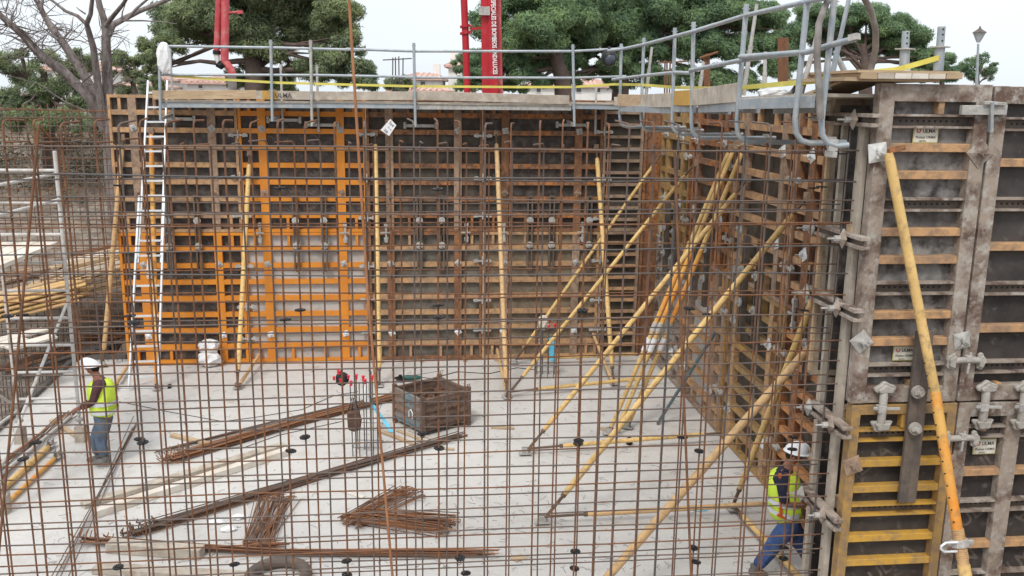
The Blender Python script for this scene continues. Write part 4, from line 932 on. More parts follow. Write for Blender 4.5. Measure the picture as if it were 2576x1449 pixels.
# ================================================================ wall-top bits
def bunch(x0, x1, y0, y1, Y, n, lb, cross=None, r=.014, mm=M_reb):
    rt_ = thing('rebar_bunch', lb, 'rebar', rp((x0 + x1) / 2, y1, Y), 'bar bunches above the wall')
    for k in range(n):
        x = x0 + (x1 - x0) * k / max(1, n - 1)
        MB().tube([rp(x, y1, Y), rp(x + random.uniform(-2, 2), y0 + random.uniform(0, 5), Y)], r, 6).build('bar', mm, rt_)
    if cross: MB().tube([rp(cross[0], cross[1], Y - .05), rp(cross[2], cross[3], Y - .05)], r, 6).build('cross_bar', mm, rt_)
bunch(987, 1013, 141, 250, 20.5, 4, 'four dark bars with a cross bar rising above the far wall', (963, 151, 1036, 147), mm=M_rebk)
bunch(1672, 1684, 150, 240, 15.5, 3, 'small rusty bar bunch with cross stick behind the corner', (1658, 158, 1730, 154))
bunch(1774, 1784, 134, 225, 14, 3, 'rusty bar bunch with cross stick, right of the fourth J post', (1760, 146, 1806, 131), r=.02)
bunch(1960, 1980, 92, 215, 11, 6, 'thick bunch of rusty bars above the near walkway', None, r=.016)
# cones / dust lumps on deck
sack(rp(1945, 237, 9.4), .16, .12, .06, 'crumpled dusty white sheet on the near walkway deck', seed=9)
# ================================================================ LADDER
root = thing('ladder', 'tall white aluminium extension ladder leaning on the far wall', 'ladder', onz(365, 975))
bl, br = onz(331, 974, .06), onz(395, 972, .06)
tl_, tr_ = front(373, 203, .2), front(421, 203, .2)
dl, dr = (tl_ - bl), (tr_ - br)
def lp(k, f): return (bl + dl * f) if k == 0 else (br + dr * f)
sx = (br - bl).normalized()
for k in (0, 1): MB().bar(bl + dl * .40 + sx * (.03 if k == 0 else -.03), 0 * bl + lp(k, 1.0), .028, .07, E2).build('stile', M_alu, root) if False else MB().bar(lp(k, .40), lp(k, 1.0), .030, .065, E2).build('stile', M_alu, root)
off = E2 * .05
for k in (0, 1):
    o = sx * (-.035 if k == 0 else .035) + off
    MB().bar(lp(k, 0) + o, lp(k, .62) + o, .032, .07, E2).build('stile', M_alu, root)
n = 20
for i in range(n):
    f = .035 + i * .0487
    o = off if f < .60 else V((0, 0, 0))
    MB().bar(lp(0, f) + o, lp(1, f) + o, .035, .035).build('rung', M_alu, root)
MB().bar(onz(292, 972, .035), onz(428, 972, .035), .07, .05).build('stabiliser_bar', M_alu, root)
MB().bar(onz(290, 972, .035), onz(297, 972, .035), .08, .075).bar(onz(423, 972, .035), onz(430, 972, .035), .08, .075).build('rubber_foot', M_blk, root)
solo(MB().tube([lp(0, .58) + off * 2, lp(0, .5) + off * 3.2 + sx * .05, lp(0, .42) + off * 2.5], .006, 5), 'rope', M_white, 'thin white cord hanging down the left side of the ladder', 'rope')
sp_ = front(375, 662, 1.2); solo(MB().tube([sp_ + EZ * .16, sp_ + EZ * .05, sp_ - EZ * .2, sp_ - EZ * .3], .05, 8, rs=[.012, .035, .075, .06]), 'cloth_bag', M_woodw, 'pale cloth bag hanging from a ladder rung', 'bag', smooth=True)

# ================================================================ SCAFFOLD AT LEFT
sc_ = thing('scaffold_tower', 'grey-white tube scaffold frame with deck at the left edge', 'scaffold', onz(205, 1110))
M_sc = mat('scaffold_paint', (.56, .55, .53), (.44, .42, .40), .5, 5, .6, (.36, .30, .25), .25, 12)
A = onz(205, 1110); B = onz(10, 1290); zt = 4.75
A2, B2 = A - E1 * .95, B - E1 * .95
for q, z1 in ((A, zt), (B, 4.3), (A2, 4.3), (B2, 4.2)):
    MB().tube([q + EZ * .45, q + EZ * z1], .030, 10).build('standard', M_sc, sc_, smooth=True)
    jk = MB().tube([q + EZ * .02, q + EZ * .5], .020, 8).box(q + EZ * .005, E1, E2, EZ, .08, .08, .005).tube([q + EZ * .36, q + EZ * .40], .07, 6).build('base_jack', M_galvd, sc_)
    MB().box(q + EZ * .14, E1, E2, EZ, .075, .075, .13).build('timber_block', M_woodg, jk)
for z in (.75, 1.2, 1.65, 2.1, 2.55, 3.0, 3.45, 3.95, 4.45):
    MB().tube([A + EZ * z, A2 + EZ * z], .024, 8).build('frame_rung', M_sc, sc_)
    if z < 4.3: MB().tube([B + EZ * z, B2 + EZ * z], .024, 8).build('frame_rung', M_sc, sc_)
for z in (4.0, 4.4, .55): 
    MB().tube([A + EZ * z, B + EZ * (z - .0)], .024, 8).build('ledger', M_sc, sc_); MB().tube([A2 + EZ * z, B2 + EZ * (z - .0)], .024, 8).build('ledger', M_sc, sc_)
MB().tube([A + EZ * 2.4, B + EZ * .6], .024, 8).build('diagonal_brace', M_sc, sc_); MB().tube([A2 + EZ * .6, B2 + EZ * 2.6], .024, 8).build('diagonal_brace', M_sc, sc_)
for k in range(3):
    c = (A + A2 + B + B2) / 4 + E1 * (-.30 + .30 * k) + EZ * 3.30; MB().box(c, E1, E2, EZ, .14, 1.34, .03).build('deck_plank', M_woodw, sc_)
# plank pile, tube pile on rough ground
def gz(x, y, add=0):
    p = onz(x, y, 0.0)
    for _ in range(25):
        h = gh(p.x, p.y) if True else 0
        p = onz(x, y, max(-.3, min(4.6, h)))
    return p
random.seed(11)
def pile(x0, y0, x1, y1, Y0, Y1, n, rows, wd, hh, mm, lb, name, part, cat, jit=.08, tube=False):
    a = rp(x0, y0, Y0); b = rp(x1, y1, Y1); d = (b - a).normalized(); sd = d.cross(EZ).normalized(); rt_ = thing(name, lb, cat, a)
    for r_ in range(rows):
        for k in range(n):
            o = sd * ((k - n / 2) * wd * 1.1 + random.uniform(-.02, .02)) + EZ * (r_ * hh * 1.15)
            e0 = random.uniform(-jit, jit) * 4; p0 = a + o + d * e0; p1 = b + o + d * random.uniform(-jit, jit) * 4 + EZ * random.uniform(-.02, .05)
            (MB().tube([p0, p1], wd * .42, 8) if tube else MB().bar(p0, p1, wd, hh)).build(part, random.choice(mm), rt_)
pile(120, 760, 335, 705, 19.0, 19.8, 6, 9, .2, .045, [M_wood, M_woodg, M_wood], 'pile of tan boards on the rough ground beyond the scaffold', 'board_pile', 'board', 'timber')
pile(150, 695, 335, 655, 20.2, 20.9, 5, 7, .2, .035, [M_wood, M_woodw], 'pale thin board stack higher up behind the tan pile', 'board_pile', 'board', 'timber')
pile(-60, 815, 200, 750, 17.4, 18.6, 7, 5, .09, .09, [M_prt, M_wood, M_prt, M_pry], 'heap of yellow and tan prop tubes lying left behind the scaffold', 'prop_heap', 'tube', 'props', tube=True)
pile(-40, 720, 110, 690, 19.5, 20.4, 5, 2, .14, .05, [M_brl, M_tan], 'low stack of brownish boards at the left edge', 'board_pile', 'board', 'timber')
pile(185, 640, 330, 622, 21.5, 22.3, 6, 1, .07, .03, [M_reb], 'rusty mesh bars lying flat behind the board piles', 'rebar_heap', 'bar', 'rebar', tube=True)
pile(170, 880, 325, 835, 18.8, 19.8, 10, 1, .12, .03, [M_reb, M_rebk, M_rebd], 'loose rusty bars scattered beyond the slab edge', 'rebar_heap', 'bar', 'rebar', tube=True, jit=.4)
pile(-20, 880, 110, 850, 16, 16.8, 3, 1, .3, .04, [M_woodw], 'pale planks beyond the slab edge at far left', 'board_pile', 'board', 'timber')
# ================================================================ THINGS ON THE SLAB
def bundle(p0, p1, n, wdt, mm, lb, r=.008, jit=.03, lift=.02, end_spread=1.0, hook=0, mid=None):
    p0 = V(p0); p1 = V(p1); d = (p1 - p0).normalized(); sd = d.cross(EZ).normalized(); rt_ = thing('rebar_bundle', lb, 'rebar bundle', p0, 'rebar bundles on the slab')
    for k in range(n):
        u0 = random.gauss(0, wdt / 2.6) * end_spread; u1 = random.gauss(0, wdt / 2.6); um = (u0 + u1) / 2 * .5 + random.gauss(0, .01)
        h = lift + random.random() * wdt * .5; e0 = random.uniform(-jit, jit) * 8; e1 = random.uniform(-jit, jit) * 8
        c = (p0 + p1) / 2 + sd * um + EZ * (h + .01)
        if mid is not None: c = V(mid) + sd * um + EZ * (h)
        pts = [p0 + sd * u0 + EZ * h + d * e0, c, p1 + sd * u1 + EZ * max(.012, h - .02) + d * e1]
        if hook: 
            hd = (sd * random.choice([-1, 1]) * random.uniform(.3, 1) + EZ * random.uniform(-.1, 1.0)).normalized() * hook * random.uniform(.6, 1)
            pts = [pts[0] + hd + EZ * 0, pts[0] + hd * .15 - d * 0.0, pts[0] + d * .03] + pts[1:]
            pts[0].z = max(pts[0].z, .012); pts[1].z = max(pts[1].z, .012)
        MB().tube(pts, r, 5).build('bar', random.choice(mm), rt_)
    return rt_
RB = [M_reb, M_rebd, M_reb, M_rebo]
bundle(onz(440, 1160), onz(1040, 990), 42, .20, RB, 'long thick rebar bundle running from the left centre to behind the steel skip', .0085, hook=.16)
bundle(onz(425, 1135), onz(930, 1008), 10, .08, RB, 'thinner bars lying just behind the long thick bundle', .008)
bundle(onz(350, 1345), onz(1150, 1102), 34, .17, [M_rebd, M_reb, M_rebd], 'longest rebar bundle crossing the slab diagonally below the skip', .0085, hook=.16)
bundle(onz(230, 1368), onz(1210, 1398), 24, .16, RB, 'low bundle of thin bars along the bottom of the picture', .0075, hook=.12, mid=onz(700, 1400))
bundle(onz(150, 1462), onz(352, 1062), 6, .24, [M_rebd, M_reb], 'few straight bars lying lengthwise left, by the boots of the left worker', .007, jit=.06)
bundle(onz(-20, 1220), onz(175, 1050), 16, .24, [M_rebd, M_br], 'dark bundle of bars at the left edge held by the left worker', .009)
def stirrups(p0, p1, n, wdt, lb, L2=.25):
    p0 = V(p0); p1 = V(p1); d = (p1 - p0).normalized(); sd = d.cross(EZ).normalized(); rt_ = thing('stirrup_pile', lb, 'rebar', p0, 'stirrup piles')
    for k in range(n):
        u = (k / n - .5) * wdt + random.gauss(0, .02); an = random.gauss(0, .07); dd = d * math.cos(an) + sd * math.sin(an); s2 = sd * math.cos(an) - d * math.sin(an)
        o = p0 + sd * u + dd * random.uniform(-.05, .05) + EZ * (.012 + random.random() * .09); L_ = (p1 - p0).length * random.uniform(.9, 1.02)
        MB().tube([o + s2 * L2 * random.uniform(.5, 1) * (1 if k % 2 else .4) + EZ * .01, o, o + dd * L_, o + dd * L_ + s2 * random.uniform(.02, .1)], .0075, 5).build('bar', random.choice([M_reb, M_reb, M_rebo]), rt_)
stirrups(onz(650, 1380), onz(700, 1255), 46, .42, 'upright-lying pile of rusty bent bars left of the bottom centre')
stirrups(onz(880, 1322), onz(1035, 1240), 36, .36, 'fan of rusty bars pointing up right at the bottom centre', .1)
stirrups(onz(900, 1308), onz(1140, 1334), 46, .40, 'pointed pile of rusty bent bars below the fan', .12)
def beam(p0, p1, wd, h, mm, lb, z=0, cat='timber', name='timber_beam', g='timbers on the slab'):
    return solo(MB().bar(V(p0) + EZ * (h / 2 + z + .004), V(p1) + EZ * (h / 2 + z + .004), wd, h), name, mm, lb, cat, g, bevel=.004)
beam(onz(240, 1300), onz(725, 1142), .14, .10, M_woodw, 'long pale timber beam, front one of the pair left of centre')
beam(onz(208, 1277), onz(715, 1125), .16, .07, M_woodg, 'long grey-white timber beam, rear one of the pair left of centre')
beam(onz(262, 1288), onz(560, 1190), .09, .05, M_woodw, 'narrow white lath lying between the two long beams')
beam(onz(275, 1385), onz(510, 1402), .16, .13, M_woodg, 'short thick weathered timber near the bottom left')
beam(onz(240, 1437), onz(640, 1462), .16, .08, M_woodg, 'weathered board cut by the bottom edge')
beam(onz(432, 1098), onz(530, 1122), .09, .05, M_wood, 'short wooden stick behind the long bundle')
beam(onz(958, 1088), onz(1052, 1124), .07, .04, M_wood, 'short wooden stick left in front of the skip')
beam(onz(1000, 1085), onz(1068, 1112), .06, .03, M_wood, 'second wooden stick, partly under the skip')
beam(onz(1030, 1085), onz(1120, 1118), .05, .03, M_woodg, 'grey stick at the foot of the skip')
beam(onz(1235, 1077), onz(1292, 1080), .07, .03, M_wood, 'short light stick on the slab right of the skip')
beam(onz(1110, 1130), onz(1142, 1133), .05, .03, M_wood, 'tiny wood scrap below the skip')
beam(onz(860, 1235), onz(915, 1252), .08, .01, M_woodw, 'pale flat wood splinter above the fan of bars')
beam(onz(1290, 1410), onz(1318, 1400), .14, .01, M_wood, 'small square wood offcut near the bottom centre')
beam(onz(130, 1060), onz(205, 1108), .08, .04, M_wood, 'short wooden stick by the foot of the scaffold')
beam(onz(1510, 1078), onz(1560, 1096), .10, .02, M_wood, 'wood wedge under the steep orange props')
beam(onz(985, 988), onz(1040, 1004), .12, .04, M_woodg, 'timber offcut behind the skip')
for k in range(9):
    s_ = -6.0 + k * .85; solo(MB().box(W(s_ + random.uniform(-.2, .2), .30, .03), E1, E2, EZ, .04, .05, .025), 'wood_block', M_wood, 'small wooden block at the foot of the far wall, %s from the tall yellow prop' % ORD[k], 'wood block', 'blocks at the wall foot')
# props lying at left
prop(onz(128, 1128) + EZ * .06, onz(-30, 1275) + EZ * .06, M_pry, 'yellow prop lying on the slab at the left edge', .05, 'props lying at left', .1)
prop(onz(145, 1155) + EZ * .05, onz(-10, 1300) + EZ * .05, M_pro, 'orange prop lying on the slab beside the yellow one', .035, 'props lying at left', .1)
# steel skip
def skip():
    c0, cl, cr = onz(1064, 1100), onz(985, 1058), onz(1171, 1054)
    ul = cl - c0; ur = cr - c0; ul.z = ur.z = 0; hl, hr = ul.length, ur.length; ul.normalize(); ur = V((-ul.y, ul.x, 0)); ur = ur if ur.dot(cr - c0) > 0 else -ur
    hr = .95; hl = .88; z0, H = .09, .55
    rt_ = thing('steel_skip', 'open rusty steel skip with traces of blue paint on the slab', 'skip', c0)
    M_sk = mat('skip_rust', (.13, .085, .065), (.20, .14, .11), .5, 4, .8, (.10, .06, .045), .4, 9, bump=.4)
    M_skb = mat('skip_blue_side', (.20, .12, .08), (.10, .22, .27), .42, 3.5, .75, (.24, .20, .17), .3, 9, bump=.4)
    def wall_(o, d, L_, n, nm, mm):
        mb = MB(); mb.box(o + d * L_ / 2 + EZ * (z0 + H / 2), d, n, EZ, L_ / 2, .012, H / 2)
        for k in range(4): mb.box(o + d * L_ / 2 + EZ * (z0 + .10 + k * .135) + n * .018, d, n, EZ, L_ / 2 - .05, .016, .030)
        mb.box(o + d * L_ / 2 + EZ * (z0 + H) + n * .005, d, n, EZ, L_ / 2 + .01, .026, .022)
        return mb.build(nm, mm, rt_)
    sl_ = wall_(c0, ul, hl, -ur, 'side_wall', M_skb); wall_(c0, ur, hr, -ul, 'side_wall', M_sk)
    wall_(c0 + ur * hr, ul, hl, ur, 'side_wall', M_sk); wall_(c0 + ul * hl, ur, hr, ul, 'side_wall', M_sk)
    MB().box(c0 + ul * hl / 2 + ur * hr / 2 + EZ * (z0 + .02), ul, ur, EZ, hl / 2, hr / 2, .015).build('floor', M_sk, rt_)
    for a in (0, 1):
        for b in (0, 1):
            q = c0 + ul * (hl * a) + ur * (hr * b)
            MB().box(q + EZ * (H / 2 + .07), ul, ur, EZ, .035, .035, H / 2 + .09).build('corner_post', M_sk, rt_)
            MB().tube([q + EZ * (H + .14) - ur * .03, q + EZ * (H + .20) - ur * .02, q + EZ * (H + .20) + ur * .03, q + EZ * (H + .14) + ur * .03], .008, 6).build('lifting_lug', M_rebk, rt_)
    q = c0 + ul * .30 - ur * .045 + EZ * .33
    MB().tube([q - ul * .05 - EZ * .06, q - ul * .055 + EZ * .04, q + EZ * .09, q + ul * .055 + EZ * .04, q + ul * .06 - EZ * .06], .010, 6).build('handle_mark', M_white, sl_)
    mb = MB()
    for k in range(26):
        a = c0 + ul * random.uniform(.1, .85) + ur * random.uniform(.1, 1.0) + EZ * (.45 + random.uniform(0, .1)); d = V((random.uniform(-1, 1), random.uniform(-1, 1), random.uniform(-.2, .3))).normalized() * random.uniform(.1, .3)
        mb.tube([a - d, a + d], .009, 5)
    ob = solo(mb, 'scrap_steel', M_reb, 'rusty scrap bars lying inside the steel skip', 'scrap')
    ob['kind'] = 'stuff'
    solo(MB().tube([c0 + EZ * .74, c0 + ur * .4 + ul * .2 + EZ * .66, c0 + ur * .7 + ul * .4 + EZ * .95, c0 + ul * hl + ur * .3 + EZ * .80], .006, 5), 'wire', M_rebk, 'dark wire looping over the skip rim', 'wire')
skip()
# starter columns with caps
def starters(x0, y0, h, lb, n=(4, 2), dx=.09, hb=None, caps=()):
    o = onz(x0, y0); rt_ = thing('starter_bars', lb, 'rebar', o, 'column starter bars')
    k = 0
    for i in range(n[0]):
        for j in range(n[1]):
            q = o + V((i * dx + (j * .03), j * .30, 0)); hh = h * random.uniform(.93, 1.04)
            MB().tube([q, q + EZ * hh + V((random.uniform(-.02, .02), 0, 0))], .009, 6).build('bar', M_rebk, rt_)
            if k in caps: MB().tube([q + EZ * (hh - .05), q + EZ * (hh + .01)], .020, 8).ell(q + EZ * (hh + .02), .030, .030, .018, 10, 5).build('safety_cap', M_redcap, rt_)
            k += 1
    for z in (.15, .45, .8): 
        if z < h: MB().tube([o + EZ * z, o + V((n[0] * dx, .0, z)), o + V((n[0] * dx, .32, z)), o + V((0, .32, z)), o + EZ * z], .006, 5).build('link', M_rebk, rt_)
starters(888, 1148, 1.28, 'column starter bars with red caps in the middle of the slab', (4, 2), .11, caps=(0, 1, 3, 4, 6))
starters(1348, 952, 1.1, 'column starter bars near the far corner with red caps', (4, 2), .12, caps=(4, 5, 6, 7))
# glove/bag hanging on the starters, machine with red knobs
q = onz(893, 1146) + EZ * .62
rt_ = thing('tool_pouch', 'dark brown leather pouch hanging on the middle starter bars', 'pouch', q - EZ * .16)
MB().poly([q + RT * x_ + EZ * z_ - E2 * -.06 for x_, z_ in ((-.10, .16), (.09, .18), (.13, .02), (.11, -.12), (.02, -.17), (-.09, -.13))], E2, .10).build('pouch_body', M_brp, rt_, bevel=.02)
MB().tube([q + RT * -.08 + EZ * .16, q + EZ * .42, q + RT * .07 + EZ * .17], .010, 6).tube([q + RT * -.02 + EZ * .16 + E2 * .08, q + EZ * .36 + E2 * .02], .010, 6).build('strap', M_blk, rt_)
q = onz(866, 1146) + EZ * 1.28
rt_ = thing('cap_bag', 'dark bag of red caps hung on top of the middle starter bars', 'bag', q)
MB().ell(q, .11, .08, .11, 12, 8, jit=.12).build('bag', M_blk, rt_, smooth=True)
for k in range(6): 
    c = q + V((random.uniform(-.12, .14), -.06, random.uniform(.0, .16))); MB().tube([c - EZ * .05, c], .018, 8).ell(c, .026, .026, .015, 10, 5).build('red_cap', M_redcap, rt_)
solo(MB().tube([onz(925, 1100) + EZ * .95, onz(925, 1100) + EZ * .80, onz(926, 1100) + EZ * .62], .05, 8, rs=[.03, .055, .05]), 'plastic_wrap', M_white, 'white and pink plastic wrap on the starter bars left of the skip', 'plastic')
M_rd_ = 0
def ribbon(pts, wd, mm, lb, name='tape_strip'):
    mb = MB()
    for k in range(len(pts) - 1):
        a, b = pts[k], pts[k + 1]; mb.quad(a - RT * wd / 2, a + RT * wd / 2, b + RT * wd / 2, b - RT * wd / 2)
        mb.quad(a - RT * wd / 2 + E2 * -.004, b - RT * wd / 2 - E2 * .004, b + RT * wd / 2 - E2 * .004, a + RT * wd / 2 - E2 * .004)
    return solo(mb, name, mm, lb, 'tape')
q = onz(985, 1087, .02); ribbon([rp(936, 1018, q.y + .2), rp(952, 1040, q.y + .15), rp(970, 1062, q.y + .1), q], .075, M_blue, 'bright blue strip hanging down to the slab left of the skip')
q = onz(1388, 950, 0); ribbon([rp(1386, 850, q.y), rp(1391, 865, q.y - .02), rp(1388, 885, q.y), rp(1393, 910, q.y)], .12, M_blue, 'light blue tape wound on the far starter bars')
sack(rp(1366, 812, onz(1366, 945).y), .10, .08, .16, 'beige work glove on the far starter bars', 'glove', mm=M_woodw, seed=8)
# angle grinder
q = onz(1022, 950, .08); rt_ = thing('angle_grinder', 'green angle grinder lying on the slab behind the skip', 'power tool', onz(1022, 950))
M_grn = mat('tool_green', (.02, .09, .075), rough=.45)
MB().tube([q - E1 * .08, q + E1 * .02, q + E1 * .14, q + E1 * .26, q + E1 * .30], .05, 10, rs=[.04, .055, .05, .04, .028]).build('body', M_grn, rt_, smooth=True)
MB().tube([q - E1 * .12 - EZ * .00, q - E1 * .12 - EZ * .012], .12, 16).tube([q - E1 * .12 - EZ * .02, q - E1 * .12 + EZ * .06], .035, 8).build('guard_and_disc', M_blk, rt_)
MB().tube([q - E1 * .08, q - E1 * .08 - E2 * .0 + EZ * .0 + E2 * .15], .018, 8).build('side_handle', M_blk, rt_)
solo(MB().tube([q + E1 * .30, q + E1 * .5 - E2 * .1 - EZ * .06, onz(1150, 935, .01), onz(1230, 940, .01), onz(1300, 925, .01), onz(1345, 930, .01)], .008, 6), 'power_cable', M_blk, 'black cable of the grinder trailing right across the slab', 'cable')
solo(MB().tube([onz(300, 1010, .008), onz(420, 1035, .008), onz(560, 1060, .008), onz(640, 1050, .008), onz(760, 1030, .008), onz(840, 995, .008), onz(900, 985, .008)], .006, 5), 'power_cable', M_blk, 'thin dark cable snaking over the slab behind the long bundle', 'cable')
solo(MB().tube([onz(550, 1130, .008), onz(610, 1127, .008), onz(700, 1095, .008), onz(860, 1060, .008)], .006, 5), 'power_cable', M_blk, 'thin dark cable in front of the long bundle', 'cable')
def ring(c, R_, r, n=28): 
    return [c + V((math.cos(2 * math.pi * k / n) * R_, math.sin(2 * math.pi * k / n) * R_, r)) for k in range(n + 1)]
solo(MB().tube(ring(onz(700, 1462), .33, .07), .07, 10), 'tyre', M_ch, 'dark round tyre cut by the bottom edge', 'tyre', smooth=True)
solo(MB().tube(ring(onz(1034, 957), .06, .02, 16), .02, 8), 'tape_roll', M_ch, 'small dark tape roll beside the grinder', 'roll')
solo(MB().ell(onz(1098, 953, .03), .07, .05, .03, 8, 5, jit=.15), 'rag', M_wood, 'tiny tan scrap right of the grinder', 'scrap')
solo(MB().ell(onz(1583, 1110, .06), .06, .06, .08, 10, 6, jit=.05), 'black_pot', M_blk, 'small black pot by the foot of the steep props', 'pot')
solo(MB().ell(onz(1760, 1282, .01), .11, .05, .012, 12, 4, jit=.1), 'plastic_scrap', M_blue, 'light blue plastic scrap on the slab left of the walking worker', 'plastic')
for k, (x, y) in enumerate(((600, 1300), (575, 1330), (545, 1312))):
    sack(onz(x, y, .02), .10, .07, .025, 'crumpled clear-white plastic ' + ['near the long diagonal bundle, upper piece', 'near the diagonal bundle, lower piece', 'near the diagonal bundle, left piece'][k], name='plastic_wrap', seed=20 + k)
# tie wire litter on the slab
random.seed(5); mb = MB()
for k in range(900):
    x = random.uniform(60, 2000); y = random.uniform(915, 1440); c = onz(x, y, .006)
    if sof(c) > -.2 or sof(c) < -12: continue
    a = random.uniform(0, 6.28); d = V((math.cos(a), math.sin(a), 0)) * random.uniform(.02, .09); e = V((-d.y, d.x, 0)) * random.uniform(-.6, .6)
    mb.tube([c - d, c + e, c + d], .0022, 3, cap=False)
ob = mb.build('tie_wire_litter', M_rebk, None, origin=V((0, 0, 0))); tag(ob, 'short snips of tie wire littering the pale slab', 'litter', kind='stuff')
mb = MB()
for k in range(500):
    x = random.uniform(60, 2000); y = random.uniform(915, 1440); c = onz(x, y, .004)
    if sof(c) > -.2 or sof(c) < -12: continue
    mb.ell(c, random.uniform(.004, .012), random.uniform(.004, .012), .006, 5, 3, jit=.2)
ob = mb.build('debris_crumbs', M_woodg, None, origin=V((0, 0, 0))); tag(ob, 'crumbs of concrete and wood scattered on the slab', 'debris', kind='stuff')
# paper tag on the mat top
q = front(976, 320, 11.12); k4 = [front(982, 299, 11.11), front(997, 315, 11.11), front(979, 342, 11.11), front(957, 327, 11.11)]
rt_ = thing('paper_tag', 'white paper delivery tag hanging on a hooked bar', 'tag', q)
MB().poly(k4, E2, .003).build('paper', M_white, rt_)
u = (k4[1] - k4[0]).normalized(); vv = (k4[0] - k4[3]).normalized(); tx = MB()
tx.text('5yd', k4[0] - vv * .035 + u * .012 + E2 * .005, u, vv, .035, bold=.01); tx.text('M-16', k4[3] + vv * .06 + u * .03 + E2 * .005, u, vv, .02); tx.text('220', k4[3] + vv * .02 + u * .02 + E2 * .005, u, vv, .028, bold=.01)
tx.build('writing', M_signt, rt_)

# ================================================================ WORKERS
def skin(name, verts, edges, m, root, sub=2, rot=None):
    me = bpy.data.meshes.new('tmp'); bm = bmesh.new(); lay = bm.verts.layers.skin.verify()
    vs = []
    for p, r in verts:
        v = bm.verts.new(p); 
        k_ = 1.08 if name == 'b' else WK; v[lay].radius = (r * k_, r * k_) if not isinstance(r, tuple) else (r[0] * k_, r[1] * k_); vs.append(v)
    vs[0][lay].use_root = True
    for a, b in edges: bm.edges.new((vs[a], vs[b]))
    bm.to_mesh(me); bm.free()
    ob = bpy.data.objects.new('tmp', me); COL.objects.link(ob)
    k = ob.modifiers.new('s', 'SKIN'); k.use_smooth_shade = True
    if sub: u = ob.modifiers.new('u', 'SUBSURF'); u.levels = sub; u.render_levels = sub
    bpy.context.view_layer.update()
    dg = bpy.context.evaluated_depsgraph_get(); e = bpy.data.meshes.new_from_object(ob.evaluated_get(dg))
    o = ORG[root.name]; mb = MB(); mb.v = [v.co.copy() for v in e.vertices]; mb.f = [tuple(p.vertices) for p in e.polygons]
    bpy.data.objects.remove(ob); bpy.data.meshes.remove(me); bpy.data.meshes.remove(e)
    return mb
M_skin = mat('skin', (.30, .13, .085), (.24, .10, .065), .5, 8, .6)
M_hat = mat('helmet_white', (.78, .79, .82), (.66, .67, .70), .3, 6, .3)
M_vest = mat('vest_yellow', (.62, .80, .08), (.50, .68, .06), .45, 5, .7, bump=.2)
M_refl = mat('reflective_band', (.55, .56, .58), rough=.35)
M_swm = mat('sweater_maroon', (.095, .042, .045), (.07, .03, .035), .5, 8, .9)
M_navy = mat('shirt_navy', (.018, .02, .04), (.03, .03, .05), .5, 8, .9)
M_jean = mat('jeans', (.095, .135, .20), (.13, .13, .12), .5, 5, .9, (.06, .085, .14), .35, 9, bump=.3)
M_jean2 = mat('work_trousers_blue', (.042, .085, .22), (.03, .055, .15), .5, 5, .9, (.11, .14, .24), .25, 9, bump=.3)
M_boot = mat('boots', (.10, .09, .085), (.16, .15, .14), .5, 8, .8)
M_hair = mat('hair', (.02, .014, .01), rough=.8)
def hand(mb_list, wrist, d, n, s=1.0, curl=.6):
    "palm + five fingers; d = pointing direction, n = palm normal (toward the thing held)"
    d = d.normalized(); n = n.normalized(); sd = d.cross(n).normalized()
    mb = MB(); L_ = .085 * s
    pw = wrist + d * L_
    for j in range(5):
        a = wrist + sd * (-.022 + .011 * j) * s; mb.tube([a, a + d * L_ * .55 + sd * (-.010 + .005 * j) * s, pw + sd * (-.033 + .0165 * j) * s], .013 * s, 6, rs=[.012 * s, .015 * s, .012 * s])
    for j, l in enumerate((.062, .075, .080, .070)):
        b = pw + sd * (-.031 + .0205 * j) * s; c1 = b + (d * math.cos(curl * .5) + n * math.sin(curl * .5)) * l * .5 * s; c2 = c1 + (d * math.cos(curl * 1.6) + n * math.sin(curl * 1.6)) * l * .35 * s; c3 = c2 + (d * math.cos(curl * 2.6) + n * math.sin(curl * 2.6)) * l * .25 * s
        mb.tube([b - d * .01, b, c1, c2, c3], .009 * s, 6, rs=[.009 * s, .010 * s, .009 * s, .008 * s, .006 * s])
    t = wrist + sd * -.026 * s + d * .02 * s; t1 = t + (d * .6 - sd * .7 + n * .4).normalized() * .038 * s; t2 = t1 + (d * .9 - sd * .1 + n * .7).normalized() * .03 * s
    mb.tube([t, t1, t2], .011 * s, 6, rs=[.012 * s, .011 * s, .008 * s]); mb_list.append(mb)
def merge(a, b):
    i = len(a.v); a.v += b.v; a.f += [tuple(k + i for k in f) for f in b.f]
WK = 1.3
